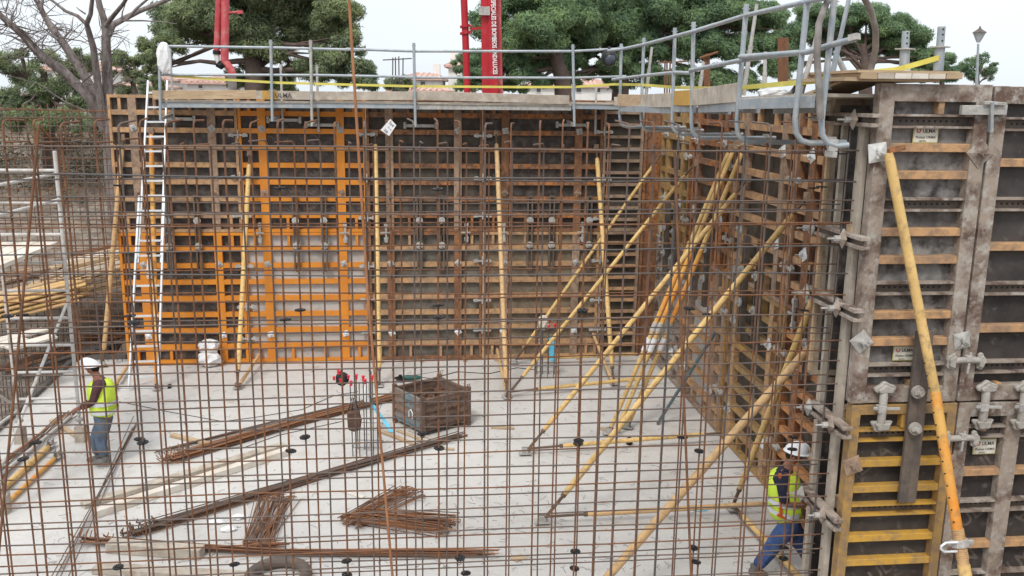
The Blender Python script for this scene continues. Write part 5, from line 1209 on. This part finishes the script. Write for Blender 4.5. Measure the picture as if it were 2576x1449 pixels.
def worker(root, J, face, leanv, trouser, sleeve, armsleeve=True, strap=False):
    """J: joints dict of world points. face: facing horizontal unit vector"""
    side_ = EZ.cross(face).normalized()
    HR = .098
    head, neck, chest, belly, hip = J['head'], J['neck'], J['chest'], J['belly'], J['hip']
    up = (head - neck).normalized()
    vs = [(hip, (.13, .10)), (belly, (.125, .10)), (chest, (.15, .11)), (neck - up * .05, .07), (neck + up * .03, .052), (head - up * .04, (.074, .078)), (head + up * .035, (.082, .092)), (head + up * .09, .05)]
    ed = [(0, 1), (1, 2), (2, 3), (3, 4), (4, 5), (5, 6), (6, 7)]
    def add(par, chain):
        p = par
        for q, r in chain: vs.append((q, r)); ed.append((p, len(vs) - 1)); p = len(vs) - 1
    for s_ in 'LR':
        add(2, [(J['sh' + s_], .055), (J['el' + s_], .040), (J['wr' + s_], .026)])
        add(0, [(J['hp' + s_], .085), (J['kn' + s_], .056), (J['an' + s_], .036)])
    body = skin('b', vs, ed, None, root, 1)
    # nose, ears, chin on the same mesh
    nb = MB(); c = head - up * .0
    nb.ell(c + face * .098 - up * .012, .016, .013, .024, 8, 6, face, side_, up); nb.ell(c + face * .070 - up * .070, .028, .034, .024, 8, 6, face, side_, up)
    for sg in (-1, 1): nb.ell(c + side_ * sg * .082 - up * .01, .020, .008, .030, 8, 6, face, side_, up)
    merge(body, nb)
    hs = []
    for s_ in 'LR':
        d = (J['wr' + s_] - J['el' + s_]).normalized(); hand(hs, J['wr' + s_] + d * .0, d, (-EZ + d * .1), 1.0, .7)
    for h in hs: merge(body, h)
    bo = body.build('body', M_skin, root, smooth=True)
    ey = MB()
    for sg in (-1, 1): ey.ell(c + face * .082 + side_ * sg * .032 + up * .018, .010, .012, .009, 8, 5, face, side_, up)
    ey.build('eyes', M_hair, bo)
    MB().bar(c + face * .088 - side_ * .022 - up * .045, c + face * .088 + side_ * .022 - up * .045, .01, .007).build('mouth', mat('lips', (.20, .07, .06), rough=.6), bo)
    MB().ell(c - face * .022 + up * .01, .082, .086, .085, 12, 8, face, side_, up).build('hair', M_hair, bo, smooth=True)
    # helmet
    hc = c + up * .045 + face * .0; mb = MB(); nu, nv = 24, 8; i0 = 0
    for a in range(nv + 1):
        ph = math.pi / 2 * a / nv
        for b in range(nu):
            t = 2 * math.pi * b / nu
            mb.v.append(hc + face * (.132 * math.cos(ph) * math.cos(t)) + side_ * (.112 * math.cos(ph) * math.sin(t)) + up * (.005 + .118 * math.sin(ph)))
    for a in range(nv):
        for b in range(nu): p, q = a * nu + b, a * nu + (b + 1) % nu; mb.f.append((p, q, q + nu, p + nu))
    # brim with peak
    for b in range(nu):
        t0, t1 = 2 * math.pi * b / nu, 2 * math.pi * (b + 1) / nu
        def rim(t, k): 
            pk = max(0, math.cos(t)) ** 3 * .055; return hc + face * ((.130 + (.018 + pk) * k) * math.cos(t)) + side_ * ((.110 + (.016) * k) * math.sin(t)) + up * (.008 - .012 * k)
        mb.quad(rim(t0, 0), rim(t1, 0), rim(t1, 1), rim(t0, 1)); mb.quad(rim(t0, 0) - up * .008, rim(t0, 1) - up * .006, rim(t1, 1) - up * .006, rim(t1, 0) - up * .008)
    hm = mb.build('helmet', M_hat, root, smooth=True)
    mb = MB(); pp = [hc + face * (.134 * math.cos(R(a))) + up * (.005 + .121 * math.sin(R(a))) for a in range(10, 171, 20)]
    mb.tube(pp, .009, 6); mb.build('helmet_ridge', M_hat, hm, smooth=True)
    # trousers
    vs = [(hip - EZ * .02, (.155, .125)), (belly - EZ * .04, (.145, .12))]; ed = [(0, 1)]
    for s_ in 'LR': add(0, [(J['hp' + s_] - EZ * .03, .105), ((J['hp' + s_] + J['kn' + s_]) / 2, .092), (J['kn' + s_], .078), ((J['kn' + s_] + J['an' + s_]) / 2, .070), (J['an' + s_] + (J['kn' + s_] - J['an' + s_]) * .08, .062)])
    skin('t', vs, ed, None, root, 1).build('trousers', trouser, root, smooth=True)
    # sweater torso + sleeves
    vs = [(belly, (.125, .105)), (chest, (.130, .11)), (neck - up * .06, .075), (neck - up * .01, .060)]; ed = [(0, 1), (1, 2), (2, 3)]
    for s_ in 'LR': add(1, [(J['sh' + s_], .064), ((J['sh' + s_] + J['el' + s_]) / 2, .056), (J['el' + s_], .050)] + ([(J['el' + s_] + (J['wr' + s_] - J['el' + s_]) * .9, .036)] if armsleeve else []))
    skin('s', vs, ed, None, root, 1).build('sweater', sleeve, root, smooth=True)
    # vest
    vs = [(hip + EZ * .0, (.185, .165)), (belly, (.19, .165)), (chest, (.205, .175)), (neck - up * .045, .135)]; ed = [(0, 1), (1, 2), (2, 3)]
    vm = skin('v', vs, ed, None, root, 1)
    vst = vm.build('safety_vest', M_vest, root, smooth=True)
    mb = MB()
    for z_, r1, r2 in ((.50, .226, .206), (.05, .218, .196)):
        c_ = belly + (chest - belly) * (z_ - .2); pr = [(c_ + face * r2 * math.cos(2 * math.pi * k / 20) * 1.04 + side_ * r1 * math.sin(2 * math.pi * k / 20) * 1.04) for k in range(20)]
        for k in range(20):
            a_, b_ = pr[k], pr[(k + 1) % 20]; mb.quad(a_ - EZ * .028, b_ - EZ * .028, b_ + EZ * .028, a_ + EZ * .028)
    mb.build('reflective_band', M_refl, vst)
    for s_ in 'LR':
        an = J['an' + s_]; ft = J.get('ft' + s_, an + face * .17 - EZ * .05); d = (ft - an); 
        mb = MB(); heel = an - EZ * .035 - face * .03
        mb.tube([an + EZ * .06, an, heel * .4 + an * .6], .055, 10, rs=[.052, .056, .054])
        tl = ft; mb.tube([heel - (tl - heel).normalized() * .03, heel, (heel + tl) / 2 + EZ * .01, tl, tl + (tl - heel).normalized() * .045], .05, 10, rs=[.035, .048, .050, .044, .022])
        mb.build('boot', M_boot, root, smooth=True)
# left worker, facing left, reaching to the bars
Yl = 13.03
def wl_(x, y, dy=0): return at(x, y, Yl + dy)
J = dict(head=wl_(231, 925), neck=wl_(243, 945), chest=wl_(253, 975), belly=wl_(262, 1022), hip=wl_(262, 1050),
         shL=wl_(249, 962, -.19), shR=wl_(252, 962, .19), elL=wl_(234, 1012, -.22), elR=wl_(232, 1010, .20), wrL=wl_(200, 1028, -.12), wrR=wl_(198, 1026, .12),
         hpL=wl_(262, 1058, -.10), hpR=wl_(262, 1058, .10), knL=wl_(252, 1108, -.10), knR=wl_(240, 1100, .12), anL=wl_(266, 1156, -.10), anR=wl_(248, 1150, .12))
J['ftL'] = J['anL'] + V((-.15, .0, -.05)); J['ftR'] = J['anR'] + V((-.14, 0, -.045))
mz = min(J['ftL'].z, J['ftR'].z) - .05
root = thing('person', 'worker in white helmet, yellow vest and maroon sweater reaching left to a bundle of bars', 'person', V((-6.3, Yl, 0)))
worker(root, J, V((-.99, -.12, -.0)).normalized(), None, M_jean, M_swm)
solo(MB().tube([at(184, 1032, Yl), at(120, 1075, Yl - .3), at(-20, 1180, Yl - 1.2)], .010, 6), 'rebar', M_rebo, 'rusty bar whose end the left worker holds', 'rebar')
# right worker, striding to the right
Yr = 9.95
def wr_(x, y, dy=0): return at(x, y, Yr + dy)
J = dict(head=wr_(1999, 1143), neck=wr_(1984, 1170), chest=wr_(1970, 1213), belly=wr_(1974, 1270), hip=wr_(1980, 1315),
         shL=wr_(1978, 1196, .19), shR=wr_(1966, 1200, -.19), elL=wr_(2005, 1262, .22), elR=wr_(1975, 1268, -.24), wrL=wr_(2052, 1262, .15), wrR=wr_(2034, 1272, -.14),
         hpL=wr_(1990, 1328, .10), hpR=wr_(1976, 1328, -.10), knL=wr_(2028, 1385, .10), knR=wr_(1935, 1388, -.12), anL=wr_(2055, 1452, .10), anR=wr_(1898, 1432, -.14))
J['ftR'] = J['anR'] + V((.12, 0, -.07)); J['ftL'] = J['anL'] + V((.16, 0, -.05))
root = thing('person', 'worker in white helmet, yellow vest and blue trousers striding right by the wall end', 'person', V((3.3, Yr, 0)))
worker(root, J, V((.93, -.30, -.10)).normalized(), None, M_jean2, M_navy, armsleeve=False)
o_ = ORG[root.name]
for s0, s1 in (((1962, 1192), (1965, 1300)), ((1956, 1295), (1992, 1312))):
    MB().bar(wr_(*s0, -.21), wr_(*s1, -.20), .03, .03).build('harness_strap', mat('harness_orange', (.55, .12, .03), rough=.7), root)

# ================================================================ BACKGROUND
def leaves(mb, c, rad, n, size, rnd, flat=1.0, up=.25):
    for _ in range(n):
        u = rnd.uniform(-1, 1); a = rnd.uniform(0, 2 * math.pi); q = math.sqrt(1 - u * u); d = V((q * math.cos(a), q * math.sin(a), u))
        r = rad * (rnd.random() ** .45) * rnd.uniform(.85, 1.12)
        p = c + V((d.x * r, d.y * r, d.z * r * flat))
        nn = (d + V((rnd.gauss(0, .5), rnd.gauss(0, .5), rnd.gauss(0, .5) + up))).normalized()
        t = nn.cross(V((rnd.gauss(0, 1), rnd.gauss(0, 1), rnd.gauss(0, 1)))).normalized(); b = nn.cross(t)
        s = size * rnd.uniform(.6, 1.4)
        i = len(mb.v); mb.v += [p - t * s * .8, p + b * s * .16, p + t * s * .8, p - b * s * .16]; mb.f.append((i, i + 1, i + 2, i + 3))
def limb(mb, p0, p1, r0, r1, rnd, seg=6, wob=.15, n=7):
    pts = []; rs = []; d = p1 - p0; L_ = d.length
    for k in range(seg + 1):
        f = k / seg; w_ = math.sin(f * math.pi) * wob * L_ * .3
        pts.append(p0 + d * f + V((rnd.uniform(-1, 1), rnd.uniform(-1, 1), rnd.uniform(-.6, 1.0))) * w_ * .5); rs.append(r0 + (r1 - r0) * f)
    mb.tube(pts, r0, n, rs=rs); return pts
def pine(label, base, blobs, m, seed, size=.17, dens=1.0, trunk_r=.3, trunk_top=None, limbs=True, group='pine trees beyond the far wall', name='pine_tree', flat=.8, forks=None):
    rnd = random.Random(seed); rt_ = thing(name, label, 'tree', base, group)
    tb_ = MB(); top = trunk_top or base + EZ * 5
    mid = base + (top - base) * .55 + V((rnd.uniform(-.3, .3), 0, 0))
    tb_.tube([base - EZ * .5, base + (top - base) * .3, mid, top], trunk_r, 9, rs=[trunk_r * 1.15, trunk_r, trunk_r * .85, trunk_r * .5])
    if limbs:
        for c, r in blobs:
            if rnd.random() < .75: 
                st = base + (top - base) * rnd.uniform(.35, .95); pts = limb(tb_, st, c, trunk_r * .32, .03, rnd, 5)
                for q in range(3): 
                    s_ = pts[rnd.randint(2, 4)]; limb(tb_, s_, c + V((rnd.uniform(-1, 1), rnd.uniform(-1, 1), rnd.uniform(-.7, .6))) * r, .05, .012, rnd, 4, n=4)
    tb_.build('trunk', M_barkd, rt_, smooth=True)
    cb_ = MB()
    for c, r in blobs: 
        nsub = int(11 * r) + 5
        for k in range(nsub):
            a = rnd.uniform(0, 6.28); u = rnd.uniform(-.6, 1); q = math.sqrt(max(0, 1 - u * u)); cc = c + V((q * math.cos(a), q * math.sin(a), u * flat)) * r * rnd.uniform(.45, .95); rr = r * rnd.uniform(.34, .58)
            leaves(cb_, cc, rr, int(4800 * dens * rr * rr) + 60, size * .48, rnd, .75)
    cb_.build('crown', m, rt_)
    return rt_
def B(x, y, Y, rpx): return (rp(x, y, Y), rpx * Y / F)
GZ = 4.35
# big pine left of centre
Y = 31
bl_ = [B(x, y, Y + dy, r) for x, y, dy, r in ((450, 60, 0, 75), (520, 20, 1, 80), (430, 110, -1, 45), (400, 160, -1, 40), (600, 30, 0, 90), (700, 10, 1, 85), (790, 20, 0, 75), (850, 50, -1, 62), (870, 110, -1, 48), (760, 90, 1, 70), (660, 110, 0, 70), (560, 100, 2, 60), (830, 160, -1, 55), (890, 190, -1, 52), (770, 180, 0, 60), (700, 210, 1, 50), (920, 205, -1, 30), (380, 215, -1, 30), (380, 175, -1, 22), (620, 190, 1, 45), (360, 120, -1, 28), (640, -30, 0, 100), (780, -40, 0, 80))]
pine('big dark pine left of centre behind the white-grey railing', rp(640, 240, Y) * 1, bl_, M_lf2, 3, .20, 1.0, .34, rp(650, 60, Y))
# low pines at the left behind the bare tree
Y = 27
bl_ = [B(x, y, Y + dy, r) for x, y, dy, r in ((20, 160, 0, 45), (60, 190, 1, 45), (120, 160, 0, 40), (170, 185, 0, 45), (210, 160, 1, 32), (90, 240, 0, 55), (30, 250, 0, 50), (170, 245, 0, 50), (230, 250, 0, 40), (60, 300, -1, 45), (150, 300, -1, 50), (220, 310, -1, 40), (10, 310, -1, 40), (190, 140, 0, 20), (50, 135, 0, 22))]
pine('low bushy green pine at the left edge behind the bare tree', V((rp(110, 300, Y).x, Y, 2.6)), bl_, M_lf2, 5, .17, .62, .18, rp(110, 180, Y))
Y = 34
bl_ = [B(x, y, Y, r) for x, y, r in ((300, 150, 34), (335, 190, 30), (300, 230, 30), (340, 155, 26), (375, 240, 28), (320, 260, 30), (280, 190, 20))]
pine('loose green pine between the bare trunk and the white bag', V((rp(330, 240, Y).x, Y, 4.2)), bl_, M_lf2, 6, .20, .6, .15, rp(330, 190, Y))
# right-hand pine mass
Y = 36
bl_ = [B(x, y, Y + dy, r) for x, y, dy, r in ((1290, 30, 0, 75), (1260, 90, 0, 60), (1220, 60, 0, 40), (1340, 90, -1, 70), (1370, 30, 0, 80), (1180, 150, 0, 32), (1160, 170, 0, 26), (1230, 160, 0, 45), (1280, 130, 0, 50), (1330, 140, 0, 50), (1300, 170, 0, 50), (1380, 160, 1, 45), (1440, 20, 1, 80), (1200, 195, 0, 40), (1180, 215, 0, 30), (1350, 205, 0, 34), (1240, 205, 0, 34), (1330, -30, 0, 80), (1290, 215, 1, 32))]
pine('broad green pine right of the red boom', rp(1420, 250, Y), bl_, M_lf3, 8, .21, 1.0, .32, rp(1400, 60, Y))
Y = 39
bl_ = [B(x, y, Y + dy, r) for x, y, dy, r in ((1455, 90, -1, 60), (1440, 140, -1, 40), (1530, 85, 0, 60), (1610, 115, 0, 55), (1480, 130, 0, 30), (1500, 20, 0, 80), (1580, 60, 0, 75), (1650, 20, 0, 85), (1560, 130, 0, 45), (1740, 30, 0, 80), (1820, 20, 0, 75), (1700, 110, 0, 60), (1780, 120, 0, 60), (1880, 40, 0, 60), (1860, 130, 0, 60), (1920, 60, 0, 50), (1500, 185, 0, 30), (1400, 195, -2, 34), (1440, 200, -1, 30), (1545, 165, -1, 35), (1560, 205, 0, 34), (1455, 165, 0, 30), (1590, 180, 0, 35), (1640, 200, 0, 45), (1720, 200, 0, 45), (1800, 200, 0, 48), (1870, 205, 0, 42), (1600, -40, 0, 90), (1760, -40, 0, 85), (1930, 110, 0, 40), (1950, 40, 0, 40), (1940, 170, 0, 34))]
pine('tall green pine mass behind the right walkway', rp(1560, 250, Y), bl_, M_lf3, 9, .22, 1.0, .34, rp(1570, 60, Y))
# umbrella pine
Y = 44
bl_ = [B(x, y, Y + dy, r) for x, y, dy, r in ((2010, 85, 0, 45), (2060, 55, 0, 48), (2120, 45, 0, 48), (2180, 50, 0, 50), (2240, 70, 0, 50), (2290, 100, 0, 45), (2310, 140, 0, 32), (1975, 130, 0, 40), (2080, 95, 1, 45), (2200, 100, 1, 45), (2140, 85, 1, 45), (1950, 180, 0, 35), (2330, 160, 0, 22), (2260, 125, 1, 30), (2040, 30, 0, 34), (2275, 95, 0, 44), (2325, 125, 0, 36), (2345, 160, 0, 30), (1965, 95, 0, 34), (2150, 120, 1, 38), (2230, 130, 1, 34), (2090, 130, 1, 36), (1995, 160, 0, 34))]
pine('umbrella-shaped pine at the right with a domed crown', rp(2180, 250, Y), bl_, M_lf3, 10, .22, .95, .30, rp(2170, 110, Y), flat=.6)
Y = 50
bl_ = [B(x, y, Y, r) for x, y, r in ((2350, 165, 30), (2380, 150, 26), (2400, 185, 30), (2340, 195, 28), (2300, 185, 25))]
pine('small dark green tree right of the umbrella pine', rp(2370, 240, Y), bl_, M_lf3, 11, .2, .9, .14, rp(2370, 170, Y))
bl_ = [B(x, y, 42, r) for x, y, r in ((2440, 165, 22), (2470, 150, 18), (2490, 185, 24), (2440, 195, 22), (2500, 165, 12), (2425, 180, 18))]
pine('small loose leafy tree behind the street lamp', rp(2460, 240, 42), bl_, M_lf3, 12, .17, .5, .1, rp(2460, 170, 42), name='leafy_tree', flat=.9)
bl_ = [B(x, y, 46, r) for x, y, r in ((985, 215, 20), (1010, 205, 22), (1030, 220, 16), (1005, 228, 18))]
pine('small round bush in front of the white house', rp(1005, 250, 46), bl_, M_lf2, 13, .2, 1, .1, rp(1005, 215, 46), name='bush')
# bare tree
rnd = random.Random(21); Y = 22.0
rt_ = thing('bare_tree', 'bare grey pine with forking branches at the left', 'tree', V((rp(272, 480, Y).x, Y, 1.0)))
tr = MB()
def br(pts, r0, r1, dy=0):
    P = [rp(x, y, Y + dy * k / max(1, len(pts) - 1)) for k, (x, y) in enumerate(pts)]; n_ = len(P)
    q_ = .52; tr.tube(P, r0, 10, rs=[q_ * (r0 + (r1 - r0) * k / (n_ - 1)) for k in range(n_)]); return P
T1 = br([(292, 560), (285, 480), (277, 400), (274, 300), (271, 220), (268, 140), (266, 88)], .34, .19)
br([(268, 100), (262, 50), (252, 20), (243, -20)], .17, .12); br([(268, 96), (285, 62), (310, 48), (350, 28), (400, 8), (440, -8)], .16, .08, 1)
br([(264, 68), (285, 40), (310, 10), (322, -10)], .11, .07, -1); br([(318, 50), (345, 20), (375, -5)], .07, .05)
br([(270, 330), (255, 270), (245, 200), (235, 120), (225, 85), (218, 60), (228, 35), (233, -10)], .19, .08, -1); br([(219, 62), (195, 40), (165, 28), (145, 12), (120, -8)], .09, .05)
T3 = br([(262, 320), (240, 240), (200, 170), (160, 110), (130, 70), (112, 40), (98, 12), (84, -10)], .24, .09, 1); br([(112, 42), (105, 15), (110, -8)], .07, .05)
T4 = br([(268, 330), (225, 245), (160, 180), (110, 145), (80, 115), (55, 85), (25, 60), (-20, 20)], .26, .12, -1)
for a in (((68, 100), (40, 85), (0, 72)), ((60, 108), (30, 92), (-5, 82)), ((100, 130), (60, 128), (10, 118)), ((14, 30), (18, 15), (25, -6)), ((150, 92), (170, 98), (205, 103), (224, 112)), ((145, 98), (120, 80), (95, 58)), ((160, 96), (180, 75), (184, 42)), ((215, 35), (200, 25), (192, 18)), ((307, 52), (360, 52), (410, 55), (445, 60)), ((306, 50), (308, 30), (315, 12)), ((262, 100), (264, 50), (264, 20)), ((243, 137), (258, 133), (270, 128)), ((240, 180), (210, 205), (190, 225)), ((240, 288), (170, 260), (95, 210), (20, 190)), ((60, 262), (80, 250), (95, 230))):
    br(list(a), .045, .014)
for k in range(150):
    P = rnd.choice([T1[3:], T3[2:], T4[3:]]); p = rnd.choice(P); d = V((rnd.uniform(-1, 1), rnd.uniform(-.5, .5), rnd.uniform(-.5, .8))).normalized(); l = rnd.uniform(.3, .9)
    q = p + d * l; tr.tube([p, p + d * l * .5 + V((rnd.uniform(-.08, .08), 0, rnd.uniform(-.08, .08))), q], .012, 4, rs=[.014, .010, .005])
    for j in range(3): e = V((rnd.uniform(-1, 1), 0, rnd.uniform(-1, 1))).normalized() * rnd.uniform(.1, .4); s_ = p + d * l * rnd.uniform(.4, 1); tr.tube([s_, s_ + e], .005, 3)
tr.build('trunk', M_bark, rt_, smooth=True)
# shrubs / scrub on the bank at left
rnd = random.Random(4); mb = MB()
for k in range(60):
    x = rnd.uniform(-60, 320); Y_ = rnd.uniform(26, 33); c = rp(x, 300, Y_); c.z = gh(c.x, Y_) + .4; leaves(mb, c, rnd.uniform(.4, 1.0), 120, .12, rnd, .8)
ob = mb.build('scrub', mat('scrub', (.10, .11, .055), (.15, .125, .085), .5, 1, .8, (.07, .06, .045), .4, 4), None, origin=V((0, 0, 0))); tag(ob, 'brownish scrub covering the bank beyond the left cage', 'scrub', kind='stuff')
# houses
def house(lb, x0, x1, ytop, yeave, Y, wins=(), depth=8, wallm=M_wall, gable=False, roof=True, chim=None):
    a = rp(x0, yeave, Y); b = rp(x1, yeave, Y); zt_ = rp((x0 + x1) / 2, ytop, Y).z; ze = a.z; b.z = ze; wd = b.x - a.x; z0 = GZ - .2
    rt_ = thing('house', lb, 'house', V(((a.x + b.x) / 2, Y, z0)), 'houses in the distance')
    X = V((1, 0, 0)); YY = V((0, 1, 0)); cx = (a.x + b.x) / 2
    MB().box(V((cx, Y + depth / 2, (z0 + ze) / 2)), X, YY, EZ, wd / 2, depth / 2, (ze - z0) / 2).build('wall', wallm, rt_)
    if roof:
        mb = MB(); e = .35; o = V((0, 0, 0))
        if gable:
            A_, B_, C_ = V((a.x - e, Y - e, ze)), V((b.x + e, Y - e, ze)), V((cx, Y - e, zt_)); D = YY * (depth + 2 * e)
            mb.poly([A_, B_, C_], YY, depth + 2 * e)
        else:
            p = [V((a.x - e, Y - e, ze)), V((b.x + e, Y - e, ze)), V((b.x + e, Y + depth + e, ze)), V((a.x - e, Y + depth + e, ze))]; hr = min(wd, depth) * .3
            r0 = V((a.x - e + hr, Y + depth / 2, zt_)); r1 = V((b.x + e - hr, Y + depth / 2, zt_))
            mb.quad(p[0], p[1], r1, r0).quad(p[2], p[3], r0, r1).tri(p[1], p[2], r1).tri(p[3], p[0], r0)
            for k in range(4): q0, q1 = p[k], p[(k + 1) % 4]; mb.quad(q0, q1, q1 - EZ * .15, q0 - EZ * .15)
            nr = int(wd / .35)
            for k in range(nr):
                f = k / nr; q0 = p[0] + (p[1] - p[0]) * f; xr = min(max(q0.x, r0.x), r1.x); q1 = V((xr, r0.y, r0.z)) ; mb.tube([q0 + EZ * .02, q1 + EZ * .02], .05, 4, cap=False)
        rf = mb.build('roof', M_tile, rt_)
        if chim: c = rp(chim, ytop, Y); MB().box(V((c.x, Y + depth * .4, zt_ + .1)), X, YY, EZ, .3, .3, .6).build('chimney', M_wall, rf)
    for (wx0, wy0, wx1, wy1) in wins:
        p = rp(wx0, wy0, Y - .02); q = rp(wx1, wy1, Y - .02); f = MB().box((p + q) / 2, X, YY, EZ, abs(q.x - p.x) / 2 + .06, .05, abs(p.z - q.z) / 2 + .06).build('window', M_wall, rt_)
        MB().box((p + q) / 2 - YY * .05, X, YY, EZ, abs(q.x - p.x) / 2, .02, abs(p.z - q.z) / 2).build('pane', M_glass, f)
house('white house with low tiled roof behind the railing, right of the slender bar', 1022, 1102, 180, 196, 75, ((1058, 205, 1070, 216), (1030, 205, 1038, 214)), chim=1090)
house('pinkish tiled roof in front of the white house', 985, 1118, 213, 226, 62)
house('tall white house with steep tiled gable behind the right boom', 1128, 1190, 148, 165, 80, ((1150, 190, 1158, 200), (1172, 178, 1178, 192)), gable=False, chim=1135)
house('pale house seen through the big pine, with long pink roof', 470, 640, 190, 206, 68, ((500, 214, 510, 222), (590, 214, 600, 222)))
house('white house with tiled roof between the bare trunk and the bag', 278, 330, 203, 216, 60, ((300, 222, 306, 230),))
house('white house behind the left pines', 95, 260, 150, 172, 78, ((120, 185, 132, 195), (180, 185, 192, 195), (235, 190, 245, 202)))
house('pale pink house left of the big pine', 365, 440, 184, 198, 72, ((400, 206, 408, 216),))
house('white house glimpsed under the right pines', 1325, 1560, 196, 214, 85, ((1350, 222, 1360, 232), (1450, 222, 1462, 232), (1500, 222, 1510, 232)))
# pump booms
Y = 23.0
rt_ = thing('pump_boom', 'faded red concrete pump boom end hanging with hose, left', 'concrete pump', rp(565, 240, Y), 'concrete pump booms')
MB().tube([rp(551, -30, Y), rp(548, 60, Y), rp(545, 128, Y)], .075, 12).build('delivery_pipe', M_redf, rt_, smooth=True)
MB().tube([rp(567, -30, Y), rp(565, 152, Y)], .10, 12).build('boom_tube', M_redf, rt_, smooth=True)
MB().tube([rp(545, 127, Y), rp(545, 137, Y)], .095, 12).build('coupling', M_blk, rt_)
MB().tube([rp(545, 136, Y), rp(547, 150, Y), rp(551, 163, Y)], .07, 10, rs=[.075, .06, .045]).build('reducer', M_wall, rt_, smooth=True)
MB().tube([rp(548, 160, Y - .05), rp(556, 166, Y - .05), rp(562, 160, Y - .05)], .09, 10).build('coupling', M_blk, rt_)
MB().tube([rp(562, 152, Y), rp(570, 162, Y), rp(580, 174, Y), rp(586, 190, Y)], .10, 12).build('elbow', M_redf, rt_, smooth=True)
MB().tube([rp(584, 188, Y), rp(585, 240, Y)], .11, 12).build('end_hose', M_hose, rt_, smooth=True)
MB().tube([rp(573, 33, Y), rp(600, 30, Y)], .03, 8).bar(rp(598, 31, Y), rp(610, 30, Y), .10, .08).build('bracket', M_redf, rt_)
rt_ = thing('pump_boom', 'bright red concrete pump boom with white lettering and separate pipe, right', 'concrete pump', rp(1235, 240, Y), 'concrete pump booms')
MB().tube([rp(1166, -30, Y), rp(1170, 70, Y), rp(1176, 245, Y)], .085, 12).build('delivery_pipe', M_red, rt_, smooth=True)
for y in (63, 80): MB().tube([rp(1169, y, Y), rp(1170, y + 6, Y)], .125, 12).build('coupling', M_red, rt_)
MB().tube([rp(1172, 84, Y), rp(1185, 82, Y), rp(1186, 66, Y), rp(1175, 62, Y)], .03, 8).bar(rp(1186, 72, Y), rp(1214, 71, Y), .05, .06).build('bracket', M_red, rt_)
a = rp(1225, -30, Y); b = rp(1229, 245, Y); d = (b - a).normalized()
MB().bar(a, b, .30, .45, V((0, 1, 0))).build('boom_box', M_red, rt_)
c = rp(1250, -30, Y + .1); e = rp(1256, 245, Y + .1); MB().bar(c, e, .18, .35, V((0, 1, 0))).build('boom_flange', M_redf, rt_)
p = rp(1219, 38, Y - .35); MB().bar(p, p + EZ * .20, .26, .02, V((0, 1, 0))).build('plate', M_galvd, rt_)
u = (rp(1243, 187, Y - .3) - rp(1238, 0, Y - .3)).normalized(); vv = V((1, 0, 0)); vv = (vv - u * vv.dot(u)).normalized()
q = at(1234, -62, Y - .30); tx = MB().text('TECNICAS ESPECIALES DE BOMBEOS ANDALUCES', q, u, vv, .150, bold=.03)
L_ = max((p - q).dot(u) for p in tx.v); want = (at(1239, 187, Y - .3) - q).dot(u)
for i, p in enumerate(tx.v): d_ = (p - q).dot(u); tx.v[i] = p + u * d_ * (want / L_ - 1)
fz = MB(); fz.bar(at(1237, -62, Y - .26), at(1242, 245, Y - .26), .20, .02, V((0, 1, 0))); fz.build('lettering_panel', M_red, rt_)
tx.build('lettering', M_white, rt_)
# street lamp
Y = 30; rt_ = thing('street_lamp', 'classic lantern street lamp on a slim grey post at the right', 'street lamp', rp(2457, 260, Y))
MB().tube([rp(2457, 300, Y), rp(2457, 200, Y), rp(2461, 110, Y)], .05, 8, rs=[.07, .05, .035]).build('post', M_galv, rt_, smooth=True)
t = rp(2461, 107, Y); MB().tube([t, t + EZ * .10, t + EZ * .30], .1, 6, rs=[.05, .10, .19]).build('lantern', mat('lantern_glass', (.42, .44, .46), rough=.3), rt_)
MB().tube([t + EZ * .30, t + EZ * .33, t + EZ * .40, t + EZ * .44, t + EZ * .52], .1, 8, rs=[.23, .20, .09, .04, .01]).build('cap', M_ch, rt_)
